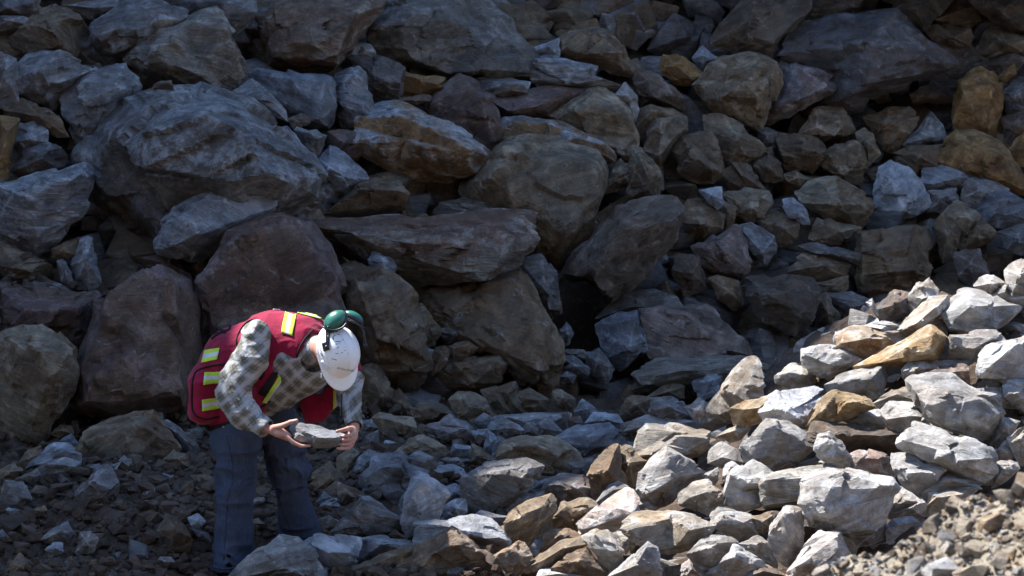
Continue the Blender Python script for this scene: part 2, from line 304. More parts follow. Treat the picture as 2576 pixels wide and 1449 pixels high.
# traced rocks: region; outline; front break points x,y,forward; material; options; label
ROCKS = """
A;0,310 200,150 330,60 460,45 600,110 700,170 690,260 670,350 560,420 400,420 120,400 20,380;130,310,.2 560,235,.3 330,300,.25;brown;;brown-topped angular boulder with pale front ledge near the upper left corner
A;-60,-40 310,-40 290,0 280,90 200,130 -60,120;250,20,.1 60,60,.2;dark;;
A;-60,120 200,125 200,180 90,225 -60,230;60,150,.2;grey;;
A;660,210 740,120 940,-10 1110,-20 1390,90 1380,140 1130,210 1000,330 940,470 850,510 770,430 670,350;740,270,.25 1010,170,.25 850,380,.2;grey;;blue-grey boulder behind the small whitish stone at upper left
A;1110,195 1200,105 1345,145 1210,215;1200,150,.25;pale;o.35;small whitish stone lying on top of the blue-grey boulder
A;960,290 1080,215 1150,220 1410,140 1620,70 1710,180 1760,380 1850,590 1760,700 1500,650 1330,620 1160,650 950,470;1170,380,.3 1330,610,.25 1700,210,.12 1400,240,.18;layer;h;large layered brown block standing above the huge rounded boulder
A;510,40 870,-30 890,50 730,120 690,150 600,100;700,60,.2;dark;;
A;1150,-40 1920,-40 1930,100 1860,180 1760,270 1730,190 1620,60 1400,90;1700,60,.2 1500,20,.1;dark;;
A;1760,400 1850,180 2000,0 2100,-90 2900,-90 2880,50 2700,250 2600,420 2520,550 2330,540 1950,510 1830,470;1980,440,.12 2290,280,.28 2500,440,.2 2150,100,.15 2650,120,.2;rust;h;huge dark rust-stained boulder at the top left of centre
A;80,600 110,480 300,380 440,385 560,480 700,530 590,600 500,640 400,700 380,820 280,790 150,720 100,660;370,660,.25 150,700,.1 440,400,.05 300,530,.25;grey;;grey boulder with ochre patches near the left edge
A;-60,400 60,400 130,440 90,520 80,620 140,740 60,800 -60,820;30,550,.2;grey;;
A;410,690 500,630 590,600 790,490 930,485 1070,640 1060,690 860,800 800,900 700,1090 620,1140 520,970 450,830;500,660,.15 700,700,.3 870,660,.25 640,770,.3 640,1100,.05;grey;;wedge-shaped grey block leaning on the left flank of the huge rounded boulder
A;710,950 830,840 1000,730 1300,650 1500,650 1720,700 1900,770 2050,900 2100,1060 2300,1120 2430,1350 2430,1500 2250,1650 1900,1720 1500,1950 1000,1950 750,1650 680,1450 620,1200 640,1130 730,1060;1180,860,.2 1530,850,.24 1030,1050,.3 970,1380,.33 1900,1040,.28 1980,1300,.33 1800,800,.08 1400,1500,.36;bigg;hh;huge rounded grey boulder with a brown front face, largest on the left
A;1740,720 1900,600 2050,700 2080,780 2160,850 2170,920 2080,890 1960,820;2000,760,.2;band;o.2;banded grey rock perched on the right shoulder of the huge boulder
A;1880,560 1950,515 2260,550 2510,570 2500,640 2530,800 2500,980 2330,960 2170,900 2050,720 1900,600;2200,600,.12 2450,620,.12 2400,900,.2;blue;;smooth blue-grey slab below the rust-stained top boulder
A;2170,900 2270,860 2340,880 2340,930 2210,980;2260,910,.2;rust;o.2;
A;2220,980 2280,935 2400,960 2470,1020 2400,1180 2320,1140;2300,1000,.2 2400,1040,.25;grey;o.2;
A;2480,1000 2570,985 2690,1000 2745,1120 2650,1250 2530,1180;2600,1080,.25;purple;o.1;
O;795,490 800,400 830,362 862,400 912,425 930,450 860,505 815,510;825,420,.2 880,450,.2;blue;;
A;20,830 170,750 380,830 450,900 530,1040 430,1040 330,980 240,900 150,880;300,880,.2;brown;;
A;-60,870 150,910 140,1000 90,1200 60,1330 0,1390 -60,1390;60,1000,.2;orange;;rusty orange-brown rock cut by the left edge of the photo
A;90,1080 140,930 250,920 350,990 360,1080 260,1130 150,1160;220,1050,.25;grey;;
A;60,1310 200,1130 380,1070 500,1150 580,1240 400,1290 200,1320;350,1180,.25;dark;;
O;-20,465 60,448 215,416 232,445 217,530 150,600 90,655 60,642 -20,570;30,480,.15 120,510,.28 200,450,.15 90,620,.12;band;;tilted blue-grey banded boulder at the left edge beside the huge boulder
A;1150,670 1180,620 1290,605 1310,660 1200,690;1250,640,.2;rust;o.5;small reddish stone resting on top of the huge rounded boulder
D;1150,380 1320,120 1590,-30 1860,-150 2040,0 2060,130 1900,190 1720,330 1560,380 1430,560 1350,500 1160,430;1330,200,.2 1560,280,.33 1480,100,.22 1300,420,.2;blueb;ho.5;bright blue-grey boulder leaning on the lower front of the huge boulder
O;186,1022 210,900 250,700 297,640 330,640 470,715 492,760 492,840 488,900 500,990 475,1062 440,1067 400,1045 300,1032 215,1037;283,664,.15 245,860,.25 212,1016,.18 440,705,.15 455,1000,.22 350,850,.24;purple;ho.1;large purple-brown slab standing left of the worker
O;505,712 530,640 560,590 620,560 700,540 780,570 830,610 862,700 872,770 860,900 700,950 560,880 520,780;540,730,.14 620,600,.12 720,560,.1 820,700,.17 820,880,.17 560,850,.14;purple;ho.3;large flat purple-brown slab directly behind the worker's back
D;-60,700 100,760 200,820 420,820 700,760 740,800 690,920 620,1190 570,1210 400,1140 250,1100 -60,1200;200,900,.2 550,900,.25;purple;;wide dark purple boulder at the left edge above the pale brown boulder
O;-20,850 60,836 110,812 190,875 200,940 150,1040 80,1142 -20,1150;80,880,.25 175,885,.2 60,1000,.3;tan;ho.1;pale brown craggy boulder at the left edge, beside the purple-brown slab
D;540,560 600,370 650,335 700,350 740,500 760,690 700,740 560,740;650,500,.3;band;;upright banded grey stone wedged in the dark gap at left
D;430,530 500,510 550,680 520,745 460,680;490,600,.3;grey;;
D;390,440 470,390 580,370 560,480 480,520 390,510;480,450,.2;brown;;
D;-40,370 200,500 400,560 450,700 300,680 100,650 -40,560;200,600,.2;brown;;
D;190,650 290,630 440,700 520,760 600,790 400,840 250,800 180,720;350,740,.2;dark;;
D;1060,500 1190,480 1320,510 1430,620 1450,700 1340,660;1250,540,.15;purple;;
D;1430,590 1500,430 1600,365 1700,380 1620,480 1590,600 1520,720 1450,650;1520,540,.2;brown;;
D;1500,700 1560,800 1640,960 1680,1020 1500,1200 1470,1100 1450,860;1540,950,.25;dark;o.1;
D;1880,230 1940,150 2030,130 2150,190 2000,240;2020,190,.15;tan;;
O;775,555 860,549 1060,552 1170,547 1240,552 1290,532 1330,528 1365,555 1390,590 1385,625 1340,650 1295,655 1230,705 1215,709 1100,702 1020,712 980,655 930,605 850,580 790,570;880,585,.05 1010,610,.16 1150,625,.2 1262,632,.18 1300,585,.08 1218,704,.17 1005,640,.14;rusty;ho.35;long jutting slab with a rusty purple top face, right of centre-left
O;926,655 940,630 980,645 996,670 990,690 960,700 935,685;960,650,.2 970,680,.25;blueb;o.35;small blue-grey stone resting on the brown boulder below the jutting slab
O;830,600 870,610 920,650 990,700 1050,745 1045,800 1030,850 1080,920 1075,960 1060,1000 980,1000 920,940 870,820 850,700;1040,765,.12 1005,880,.22 900,720,.14 1000,960,.2 950,850,.2;brown;ho.15;large earthy brown boulder immediately right of the worker's helmet
O;835,590 880,578 930,590 947,630 925,655 870,612;890,595,.15;dark;o.3;
O;1010,712 1100,700 1220,705 1310,690 1330,720 1380,790 1400,850 1415,910 1380,960 1330,965 1200,900 1110,850 1040,780;1325,745,.2 1300,850,.22 1130,750,.15 1350,930,.18 1200,800,.25;brown;h;broad brown boulder supporting the jutting slab
O;1310,660 1360,640 1400,690 1412,780 1395,835 1375,790 1330,720;1370,730,.2;dark;;
O;1165,470 1230,400 1290,350 1340,345 1390,370 1440,385 1500,375 1516,410 1521,470 1510,520 1455,600 1450,640 1420,680 1390,690 1320,650 1300,600 1250,545 1180,500;1265,365,.1 1240,450,.2 1330,437,.26 1500,462,.26 1440,560,.2 1275,440,.25 1410,650,.1;tan;h;large grey-brown boulder above and right of the jutting slab
O;1400,720 1440,640 1510,560 1560,520 1640,500 1700,495 1722,530 1700,600 1640,670 1560,740 1490,800 1465,811 1415,760;1500,680,.18 1690,555,.12 1470,620,.12 1560,570,.22 1462,800,.08;darkr;ho.1;great dark boulder with rusty underside hanging over the black hollow
O;1605,775 1700,765 1790,780 1860,850 1890,895 1800,925 1690,920 1635,908 1610,850;1618,790,.15 1640,900,.18 1720,790,.1 1850,885,.1;redb;h;flat-faced reddish brown block at the foot of the wall, right of the hollow
O;1500,820 1560,785 1600,783 1607,850 1638,908 1570,935 1520,900;1598,800,.2 1580,880,.22;blue;;blue-grey block immediately right of the black hollow
O;1595,940 1660,902 1800,895 1900,905 1965,930 1900,960 1750,968 1640,987 1600,980;1650,945,.2 1800,930,.2 1620,970,.15;layer;o.2;long layered tan slab lying just above the tall cone-shaped stone
O;1505,800 1560,740 1640,730 1700,745 1720,775 1600,785 1550,795;1620,760,.2;dark;;
O;1035,775 1060,765 1112,830 1090,870 1050,872 1030,850;1070,830,.15;tan;;
E;580,1180 620,1160 700,1200 690,1260 640,1290;640,1210,.2;blueb;o.1;
E;670,1280 700,1200 770,1165 815,1200 790,1290 690,1400;750,1230,.25;brown;o.1;
E;810,1170 960,1125 1035,1190 960,1250 840,1295;850,1190,.2 960,1160,.2;brown;o.1;
E;740,1060 800,1010 900,1000 960,1080 930,1140 800,1170;850,1080,.3;dark;;
E;930,1010 1080,980 1230,978 1330,1100 1420,1250 1480,1400 1440,1450 1330,1450 1230,1320 1150,1180 1060,1090;1130,1020,.12 1250,1200,.22 1340,1350,.22;brown;o.1;long leaning brown rock at the foot of the wall, left of the hollow
E;640,1440 740,1330 850,1270 1200,1235 1235,1320 1200,1440 1000,1520 700,1520;850,1300,.2 1180,1280,.2 1000,1450,.2;brown;;
O;900,920 950,920 985,960 988,1000 962,1032 910,1042;935,950,.2 960,1000,.25;brown;o.1;
E;1480,1440 1510,1340 1600,1280 1660,1200 1665,1330 1640,1440 1600,1580 1500,1560;1590,1400,.2;brown;;
E;1640,1400 1700,1360 1775,1390 1750,1450 1660,1450;1710,1400,.3;grey;;
E;1680,1260 1740,1240 1870,1330 1855,1400 1740,1400 1690,1340;1760,1320,.3;grey;;
E;1650,1200 1720,1190 1840,1210 1855,1270 1780,1270 1700,1250;1740,1230,.2;dark;;
E;1840,1230 1940,1185 2020,1270 2070,1350 2000,1450 1870,1390;1940,1300,.25;grey;;
E;1650,1050 1700,980 1755,1060 1720,1150 1655,1190;1700,1080,.2;dark;;
B;210,250 350,40 420,-60 1080,-60 1200,120 1330,280 1430,380 1455,440 1420,575 1200,605 960,590 830,582 700,580 480,510 300,430 225,350;600,230,.2 590,110,.15 740,400,.24 940,515,.24 1100,455,.24 1400,520,.1 240,220,.02 900,300,.18;bigt;hh;giant smooth grey-tan boulder sloping down at the top centre
B;10,440 60,340 120,320 220,330 270,400 240,440;130,380,.2;pale;;
B;60,440 300,435 480,510 475,640 440,750 310,790 230,740 190,600;280,560,.2 440,580,.2;dark;;
B;460,540 780,590 765,700 600,750 430,760;480,570,.15 740,640,.15;orange;;brown rust-faced block beneath the giant smooth boulder
B;-90,640 -40,560 60,500 120,505 180,570 195,700 250,860 230,930 120,980 50,1000 -10,970 -60,800;120,620,.2 170,860,.2 0,800,.15;band;ho.1;swirl-banded pale gneiss block left of the orange-faced boulder
B;650,800 790,690 850,690 850,570 900,548 990,640 1080,690 1150,720 1180,860 1215,960 1170,1160 1130,1200 950,1100 700,930;740,750,.12 990,660,.15 1100,900,.2 820,930,.1;purple;h;purple-brown pointed boulder behind the orange-faced boulder
B;400,765 500,730 680,705 690,750 570,790 420,785;550,750,.2;rust;o.1;
B;115,890 250,810 400,780 500,800 690,870 830,940 940,1010 1080,1110 1132,1190 1080,1275 920,1325 790,1375 620,1365 480,1335 420,1290 290,1220 180,1160 118,1080 140,1000;450,975,.3 280,1080,.2 700,1050,.28 990,1140,.25 1000,1300,.12 460,900,.05;orangeg;hRo.2;orange-faced boulder with a grey upper face in the middle of the wall
B;1000,600 1290,590 1420,620 1400,690 1160,720 1060,690;1200,640,.2;blueb;;
B;1150,710 1190,650 1280,640 1380,650 1400,700 1200,730;1280,680,.2;brown;o.1;
B;1630,430 1660,280 1760,220 1970,203 2060,260 2140,380 2180,480 2205,570 2000,560 1700,500;1930,240,.08 1950,400,.2 2100,400,.15 1700,350,.15;tan;;domed tan boulder standing behind the vertically striped slab
B;1430,390 1480,350 1640,290 1645,430 1450,440;1560,350,.15;blueb;;
B;1428,560 1450,430 1600,428 1740,470 1900,500 2200,560 2215,640 2120,680 2080,720 1850,700 1500,665;1480,450,.1 1720,500,.18 2140,580,.18 1700,640,.15;band;ho.12;vertically striped grey slab below the domed tan boulder
B;1145,760 1180,730 1400,690 1600,645 1800,645 1885,670 1750,760 1600,890 1400,900 1250,900 1190,850;1250,840,.2 1500,800,.25 1650,700,.1;purple;;
B;1575,880 1680,780 1850,690 1950,668 2100,740 2180,840 2235,1080 2200,1165 2120,1205 2040,1100 1900,1020 1800,990 1700,960;1700,905,.2 1900,745,.15 2010,1000,.22 2160,900,.18 2130,1180,.1;tan;h;angular tan boulder on the right side above the large grey-brown boulder
B;2060,720 2150,618 2225,720 2245,820 2220,930 2170,850;2160,720,.2;pale;o.15;small whitish wedge on the right shoulder of the angular tan boulder
B;1190,980 1240,880 1330,868 1480,880 1580,890 1700,960 1830,1010 1980,1080 2055,1150 2040,1215 1940,1170 1650,1150 1600,1090 1400,1080 1280,1080 1190,1140;1300,960,.15 1700,1070,.22 1600,960,.1 1900,1110,.2;orangeg;Ro.1;greenish grey flat rock with rusty underside above the grey-brown boulder
B;2210,640 2210,520 2400,560 2520,660 2580,740 2576,825 2450,805 2260,730;2300,600,.1 2350,740,.2 2500,720,.15;rust;;
O;1648,170 1665,135 1720,143 1765,190 1742,218 1680,203;1700,165,.2 1735,195,.2;orange;;
O;1515,485 1540,430 1560,400 1590,430 1597,460 1550,482;1560,440,.2;tan;;
O;1588,372 1615,372 1662,440 1660,490 1600,552 1578,480;1610,400,.15 1640,470,.2;tan;o.1;smooth pointed tan rock hanging between the grey-brown and dark boulders
O;1618,375 1640,300 1665,288 1722,293 1727,330 1690,390 1660,425 1628,405;1662,300,.1 1660,390,.2 1710,320,.15;tan;;
B;2230,950 2240,820 2330,780 2500,830 2600,890 2420,900 2340,1000 2290,1100;2350,840,.2;brown;;
O;815,545 860,490 920,440 1000,430 1050,460 1115,490 1120,530 1060,552 900,556;900,475,.2 1000,480,.22 1080,510,.15;brown;;brown boulder with pale veins just above the left end of the jutting slab
O;1055,548 1100,512 1180,495 1232,508 1258,538 1200,552;1120,528,.15 1200,520,.15;layer;o.1;
C;90,640 170,540 210,480 330,430 450,408 600,450 700,470 755,550 740,620 680,700 670,800 555,985 400,920 200,840 130,760;300,730,.22 560,740,.28 580,480,.12 470,620,.28 540,950,.08 700,520,.12;tan;ho.1;large faceted tan boulder tapering down to a point, upper right
C;610,910 690,780 690,680 760,560 690,460 850,403 930,470 1100,550 1185,650 1000,770 800,880 660,942;720,820,.15 900,740,.2 850,480,.08 1100,650,.1;bluer;h;pinkish blue-grey boulder right of the faceted tan boulder
C;65,440 150,338 285,460 200,505 150,560;150,420,.2;blueb;;
C;205,390 300,335 450,348 515,405 340,440 260,460;350,380,.2;grey;;
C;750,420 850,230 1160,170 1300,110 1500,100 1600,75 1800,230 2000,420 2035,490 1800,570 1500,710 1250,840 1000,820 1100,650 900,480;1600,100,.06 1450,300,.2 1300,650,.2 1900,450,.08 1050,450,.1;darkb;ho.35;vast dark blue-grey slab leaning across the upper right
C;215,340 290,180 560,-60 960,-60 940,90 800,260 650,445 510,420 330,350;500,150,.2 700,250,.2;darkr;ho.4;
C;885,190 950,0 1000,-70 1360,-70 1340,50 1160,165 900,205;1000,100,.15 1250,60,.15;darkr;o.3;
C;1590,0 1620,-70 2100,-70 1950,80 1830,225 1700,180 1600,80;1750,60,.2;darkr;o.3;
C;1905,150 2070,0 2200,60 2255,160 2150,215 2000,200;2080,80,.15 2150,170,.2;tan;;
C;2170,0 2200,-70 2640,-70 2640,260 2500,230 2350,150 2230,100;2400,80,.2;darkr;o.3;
C;1820,235 1900,180 2180,220 2170,350 2080,385 1900,310;2050,280,.2;brown;;
C;2200,410 2290,230 2360,190 2560,270 2640,300 2620,430 2320,450;2450,330,.25;tan;;
C;2080,600 2180,520 2250,503 2340,540 2400,640 2417,900 2405,1100 2200,1050 2025,980 2060,760;2120,700,.14 2340,640,.1 2270,980,.15;orange;h;tall upright orange slab near the right edge
C;1900,1210 2060,970 2200,990 2400,1100 2485,1200 2510,1340 2640,1460 2400,1450 2200,1350 2000,1290;2090,1090,.15 2380,1170,.18 2250,1280,.2;orange;h;rusty orange boulder at the foot of the upright orange slab
C;2200,490 2310,460 2500,408 2600,450 2530,520 2400,625 2350,540;2430,490,.2;rust;;
C;2385,570 2500,480 2515,560 2400,635;2450,550,.2;orange;o.2;
C;1705,720 1800,660 1920,618 1990,660 2095,690 2080,770 1900,780 1740,780;1780,730,.2 1950,710,.2;redb;;
C;885,1010 1000,820 1180,808 1250,880 1305,1000 1200,1060 1050,1070;1000,960,.1 1240,900,.1 1150,1030,.2;tan;;pale tan trapezoid rock below the vast dark slab
C;675,1000 980,1030 1105,1140 1080,1200 970,1315 780,1280 720,1150;740,1150,.2 1020,1155,.25 960,1060,.1;brown;;
C;1295,1000 1370,960 1440,1020 1492,1160 1400,1260 1360,1110;1400,1080,.25;tan;;
C;1040,1210 1150,1080 1330,1078 1392,1220 1380,1370 1250,1395 1150,1320 1050,1260;1180,1130,.12 1340,1200,.15 1250,1340,.2;tan;;
C;170,880 300,868 450,950 560,1060 615,1130 570,1185 430,1210 310,1300 270,1100 150,990;430,1060,.25 560,1140,.12;tan;;
C;-75,1150 0,1030 200,998 290,1100 305,1320 230,1385 100,1375 -20,1300;60,1160,.3 210,1240,.3;brown;o.05;rounded earthy brown boulder with gravel on top, right of centre
C;1355,890 1440,870 1550,818 1700,808 1785,880 1720,1010 1600,1150 1500,1110 1450,1010;1550,950,.25;brown;;
C;1655,1090 1740,990 1870,848 1955,950 1995,1060 1850,1090 1720,1130;1870,1030,.2 1790,1000,.1;grey;;
C;1545,1170 1700,1110 1960,1090 1900,1250 1740,1345 1650,1260;1780,1170,.25;brown;;
O;2197,525 2205,430 2240,405 2285,425 2320,460 2337,510 2310,542 2240,548 2205,538;2290,500,.15 2235,450,.12 2270,530,.15;bluel;h;pale blue-grey block with a rounded top, right side above the sunlit heap
C;1765,1360 1830,1260 2000,1218 2170,1280 2210,1350 2140,1450 1900,1450;1850,1330,.15 2050,1330,.2;blueb;;
O;2425,450 2480,438 2540,475 2533,515 2450,535 2420,500;2480,470,.2;grey;;
C;2400,900 2540,838 2640,860 2640,1000 2470,1110 2405,1090;2520,950,.2;purple;;
C;2460,1120 2576,985 2640,1000 2640,1280 2520,1250;2560,1120,.2;orange;;
C;2400,700 2500,600 2640,560 2640,860 2450,880;2540,720,.25;grey;;
C;555,1200 640,1170 740,1230 752,1365 620,1375 540,1260;650,1260,.25;brown;;
C;305,1300 380,1220 500,1248 580,1370 630,1450 450,1480 320,1400;470,1330,.25;brown;;
C;755,1320 860,1288 972,1360 900,1420 800,1370;870,1340,.2;tan;;
C;550,975 640,955 710,1000 700,1110 600,1110;630,1030,.2;dark;;
C;600,1130 680,1108 690,1210 610,1200;645,1160,.2;brown;;
F;115,-10 290,-30 312,90 260,135 190,85;210,20,.2;bluel;o.2;
F;-20,140 30,60 130,65 300,180 300,280 190,395 60,350 -10,240;150,250,.3;brown;;
F;290,60 400,120 392,220 330,320 300,240;350,170,.2;brown;;
F;65,420 250,370 400,262 440,310 532,580 430,675 280,640 150,570;300,440,.2 410,640,.12 270,390,.1 480,570,.1;redb;;
F;425,270 520,230 700,330 722,430 620,565 540,490;600,460,.2 690,360,.12;grey;;
F;560,220 640,140 800,190 875,250 860,370 730,420 690,310;760,280,.25;brown;;
F;290,20 500,-20 660,0 675,100 620,205 500,240 420,190 390,110;520,120,.3;tan;;
F;755,65 830,48 930,130 965,255 900,245 800,190 760,120;860,150,.12;bluel;o.2;small pale flat stone leaning in the middle of the brown rubble
F;860,10 1000,-90 1150,-100 1300,-20 1442,60 1435,170 1330,300 1200,230 1060,200 1000,120 900,90;1200,100,.3 1350,100,.15;tan;;
F;945,360 1020,205 1200,235 1340,285 1250,380 1100,408;1080,300,.2 1220,300,.15;tan;;
F;1340,400 1330,320 1700,275 1885,275 1902,400 1907,580 1800,690 1600,740 1390,800 1315,650;1355,345,.1 1865,300,.1 1880,570,.13 1610,600,.15 1345,640,.1;brown;h;big square-faced brown block in the shaded wall above the sunlit heap
F;1885,270 1960,165 2080,240 2095,320 2040,505 1960,540 1910,400;1990,330,.2;brown;;
F;1950,180 2070,65 2200,150 2352,300 2340,370 2240,440 2100,450 2090,300;2250,290,.2 2150,200,.15;tan;;
F;1850,0 2060,-20 2085,90 1970,170 1850,150;1960,60,.2;grey;;
F;2130,0 2300,-50 2576,60 2640,100 2600,240 2350,265 2200,160 2130,110;2300,80,.2 2480,130,.2;blue;;
F;2370,310 2576,250 2660,340 2640,520 2450,440;2520,350,.2;grey;;
F;2040,460 2240,440 2265,530 2305,620 2200,710 2080,640;2170,540,.2;dark;;
F;875,420 1000,388 1150,435 1340,470 1402,530 1330,560 1200,530 1000,470;1150,480,.2;dark;o.1;
F;785,610 900,480 1070,448 1255,560 1235,650 1000,700 830,650;1050,560,.25;brown;;
F;990,700 1245,640 1268,740 1180,785 1040,760;1130,710,.2;tan;;
F;490,660 800,638 970,668 1035,760 975,900 965,980 840,1095 700,1020 560,940 495,800;960,770,.15 900,920,.15 650,780,.2;darkr;ho.1;squat dark brown boulder low in the shaded wall, above the long tan slab
F;1015,780 1080,758 1195,950 1130,1070 1000,1010 1005,870;1090,920,.22;brown;;
F;1070,770 1280,748 1405,830 1402,970 1230,1020 1180,950 1100,820;1280,880,.2;dark;;
F;1380,840 1430,808 1472,900 1475,945 1420,890;1430,860,.2;pale;o.25;
F;195,665 270,640 420,680 465,870 380,900 260,810;350,760,.25;brown;;
F;-40,480 130,500 185,740 0,790 -80,600;80,620,.2;darkr;;
F;1440,900 1600,738 1725,780 1705,940 1500,1000;1600,860,.2;dark;;
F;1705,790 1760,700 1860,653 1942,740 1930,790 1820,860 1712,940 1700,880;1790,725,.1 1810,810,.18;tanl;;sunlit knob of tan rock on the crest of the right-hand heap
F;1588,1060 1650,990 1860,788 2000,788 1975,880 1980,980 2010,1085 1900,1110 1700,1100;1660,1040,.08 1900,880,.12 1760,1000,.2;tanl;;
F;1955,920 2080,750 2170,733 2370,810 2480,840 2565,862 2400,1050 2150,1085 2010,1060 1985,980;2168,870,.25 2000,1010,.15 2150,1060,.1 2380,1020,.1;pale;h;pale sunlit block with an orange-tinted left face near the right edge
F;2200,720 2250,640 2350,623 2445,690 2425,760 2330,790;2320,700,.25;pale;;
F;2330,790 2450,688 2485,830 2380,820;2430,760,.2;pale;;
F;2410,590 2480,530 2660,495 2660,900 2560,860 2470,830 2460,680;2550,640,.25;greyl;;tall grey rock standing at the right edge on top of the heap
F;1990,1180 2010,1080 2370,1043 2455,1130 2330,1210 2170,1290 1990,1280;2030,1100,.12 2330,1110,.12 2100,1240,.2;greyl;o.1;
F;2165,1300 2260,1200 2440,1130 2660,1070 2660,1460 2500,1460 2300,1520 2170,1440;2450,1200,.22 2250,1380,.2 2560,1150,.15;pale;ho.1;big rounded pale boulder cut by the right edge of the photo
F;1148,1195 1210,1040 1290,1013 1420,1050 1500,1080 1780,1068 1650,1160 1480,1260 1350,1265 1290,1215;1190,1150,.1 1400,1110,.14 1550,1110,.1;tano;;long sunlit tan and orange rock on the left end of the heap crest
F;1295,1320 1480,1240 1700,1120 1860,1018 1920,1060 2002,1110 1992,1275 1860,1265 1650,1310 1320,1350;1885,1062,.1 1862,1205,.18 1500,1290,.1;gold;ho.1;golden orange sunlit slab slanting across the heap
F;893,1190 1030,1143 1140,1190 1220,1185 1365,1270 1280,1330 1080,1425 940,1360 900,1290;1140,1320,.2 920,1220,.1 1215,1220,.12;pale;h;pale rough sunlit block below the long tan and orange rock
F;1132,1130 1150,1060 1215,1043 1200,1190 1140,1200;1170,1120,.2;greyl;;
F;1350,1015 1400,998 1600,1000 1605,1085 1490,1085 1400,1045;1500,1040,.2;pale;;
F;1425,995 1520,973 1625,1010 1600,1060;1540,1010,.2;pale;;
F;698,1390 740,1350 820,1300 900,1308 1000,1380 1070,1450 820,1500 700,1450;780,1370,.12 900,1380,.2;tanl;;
O;2070,968 2140,930 2220,912 2268,915 2245,945 2225,990 2185,1008 2120,1005 2080,990;2130,955,.15 2200,950,.2;pale;;
F;1650,1345 1700,1290 1870,1243 1945,1300 1910,1340 1780,1390 1720,1460 1660,1400;1750,1340,.2;tanl;;
F;1895,1285 2060,1268 2172,1290 2165,1320 1950,1350;2040,1300,.2;pale;;
F;1845,1375 2000,1310 2140,1303 2165,1350 2155,1450 2050,1450 1880,1410;1900,1380,.1 2080,1360,.15;redb;o.05;reddish rusty stone wedged beside the big rounded pale boulder
I;2380,20 2440,-10 2640,-40 2640,260 2540,230 2400,110;2480,50,.2;pale;;
O;1758,1078 1770,1040 1800,990 1840,935 1880,896 1906,900 1926,960 1927,1000 1890,1045 1830,1078;1870,1000,.28 1820,980,.2;tanl;h;tall cone-shaped pale brown stone at the left end of the sunlit heap
O;1742,962 1775,938 1812,930 1822,945 1802,985 1760,1012;1785,960,.2;blueb;;
I;343,205 460,140 620,100 690,90 650,170 590,240 600,300 500,330 390,320;440,205,.1 570,190,.1;gold;o.05;
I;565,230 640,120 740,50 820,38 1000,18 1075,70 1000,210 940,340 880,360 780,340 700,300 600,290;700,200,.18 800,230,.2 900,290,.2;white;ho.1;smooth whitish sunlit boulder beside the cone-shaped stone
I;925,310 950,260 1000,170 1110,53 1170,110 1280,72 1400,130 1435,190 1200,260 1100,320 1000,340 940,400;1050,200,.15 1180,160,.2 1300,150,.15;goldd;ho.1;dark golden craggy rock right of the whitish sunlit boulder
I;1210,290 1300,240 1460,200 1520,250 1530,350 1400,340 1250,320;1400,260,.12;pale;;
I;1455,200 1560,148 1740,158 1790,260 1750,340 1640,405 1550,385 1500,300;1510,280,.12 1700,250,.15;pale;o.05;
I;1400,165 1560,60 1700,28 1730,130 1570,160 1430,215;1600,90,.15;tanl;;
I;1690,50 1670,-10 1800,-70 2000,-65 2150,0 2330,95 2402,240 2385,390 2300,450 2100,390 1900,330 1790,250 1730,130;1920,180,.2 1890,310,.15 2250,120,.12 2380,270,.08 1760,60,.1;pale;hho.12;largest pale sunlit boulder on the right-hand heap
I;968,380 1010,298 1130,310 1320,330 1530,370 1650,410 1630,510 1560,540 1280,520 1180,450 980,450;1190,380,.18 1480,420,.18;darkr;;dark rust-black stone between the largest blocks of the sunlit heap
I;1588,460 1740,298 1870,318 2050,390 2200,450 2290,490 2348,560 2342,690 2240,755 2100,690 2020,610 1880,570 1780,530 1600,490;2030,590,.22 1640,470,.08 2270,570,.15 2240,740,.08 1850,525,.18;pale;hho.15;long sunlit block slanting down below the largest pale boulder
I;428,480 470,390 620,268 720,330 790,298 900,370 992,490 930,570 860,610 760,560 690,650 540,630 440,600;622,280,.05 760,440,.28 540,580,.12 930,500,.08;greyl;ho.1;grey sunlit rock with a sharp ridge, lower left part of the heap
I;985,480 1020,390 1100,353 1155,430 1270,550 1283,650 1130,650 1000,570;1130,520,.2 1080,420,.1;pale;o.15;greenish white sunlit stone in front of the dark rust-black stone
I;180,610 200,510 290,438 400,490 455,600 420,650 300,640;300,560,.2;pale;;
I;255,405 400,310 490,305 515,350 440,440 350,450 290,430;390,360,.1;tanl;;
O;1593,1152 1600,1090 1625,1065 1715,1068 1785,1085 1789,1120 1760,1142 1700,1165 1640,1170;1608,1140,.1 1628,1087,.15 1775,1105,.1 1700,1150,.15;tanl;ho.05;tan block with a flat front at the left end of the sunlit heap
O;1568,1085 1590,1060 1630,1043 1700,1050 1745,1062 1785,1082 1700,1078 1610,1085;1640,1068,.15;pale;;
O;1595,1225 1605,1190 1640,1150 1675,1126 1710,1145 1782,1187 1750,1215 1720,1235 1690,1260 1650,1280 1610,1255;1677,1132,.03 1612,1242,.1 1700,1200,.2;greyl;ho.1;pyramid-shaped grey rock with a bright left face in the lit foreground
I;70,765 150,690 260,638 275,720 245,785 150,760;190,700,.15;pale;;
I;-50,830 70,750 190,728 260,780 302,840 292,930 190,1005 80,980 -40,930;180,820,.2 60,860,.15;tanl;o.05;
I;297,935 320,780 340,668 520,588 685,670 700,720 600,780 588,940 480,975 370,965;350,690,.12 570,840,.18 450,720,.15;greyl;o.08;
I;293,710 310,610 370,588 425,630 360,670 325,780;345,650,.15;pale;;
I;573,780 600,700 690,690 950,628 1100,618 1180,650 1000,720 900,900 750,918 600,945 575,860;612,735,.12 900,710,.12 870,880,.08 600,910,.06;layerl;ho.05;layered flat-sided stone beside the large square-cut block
I;680,665 760,550 812,528 870,650 780,670;790,600,.15;redb;;
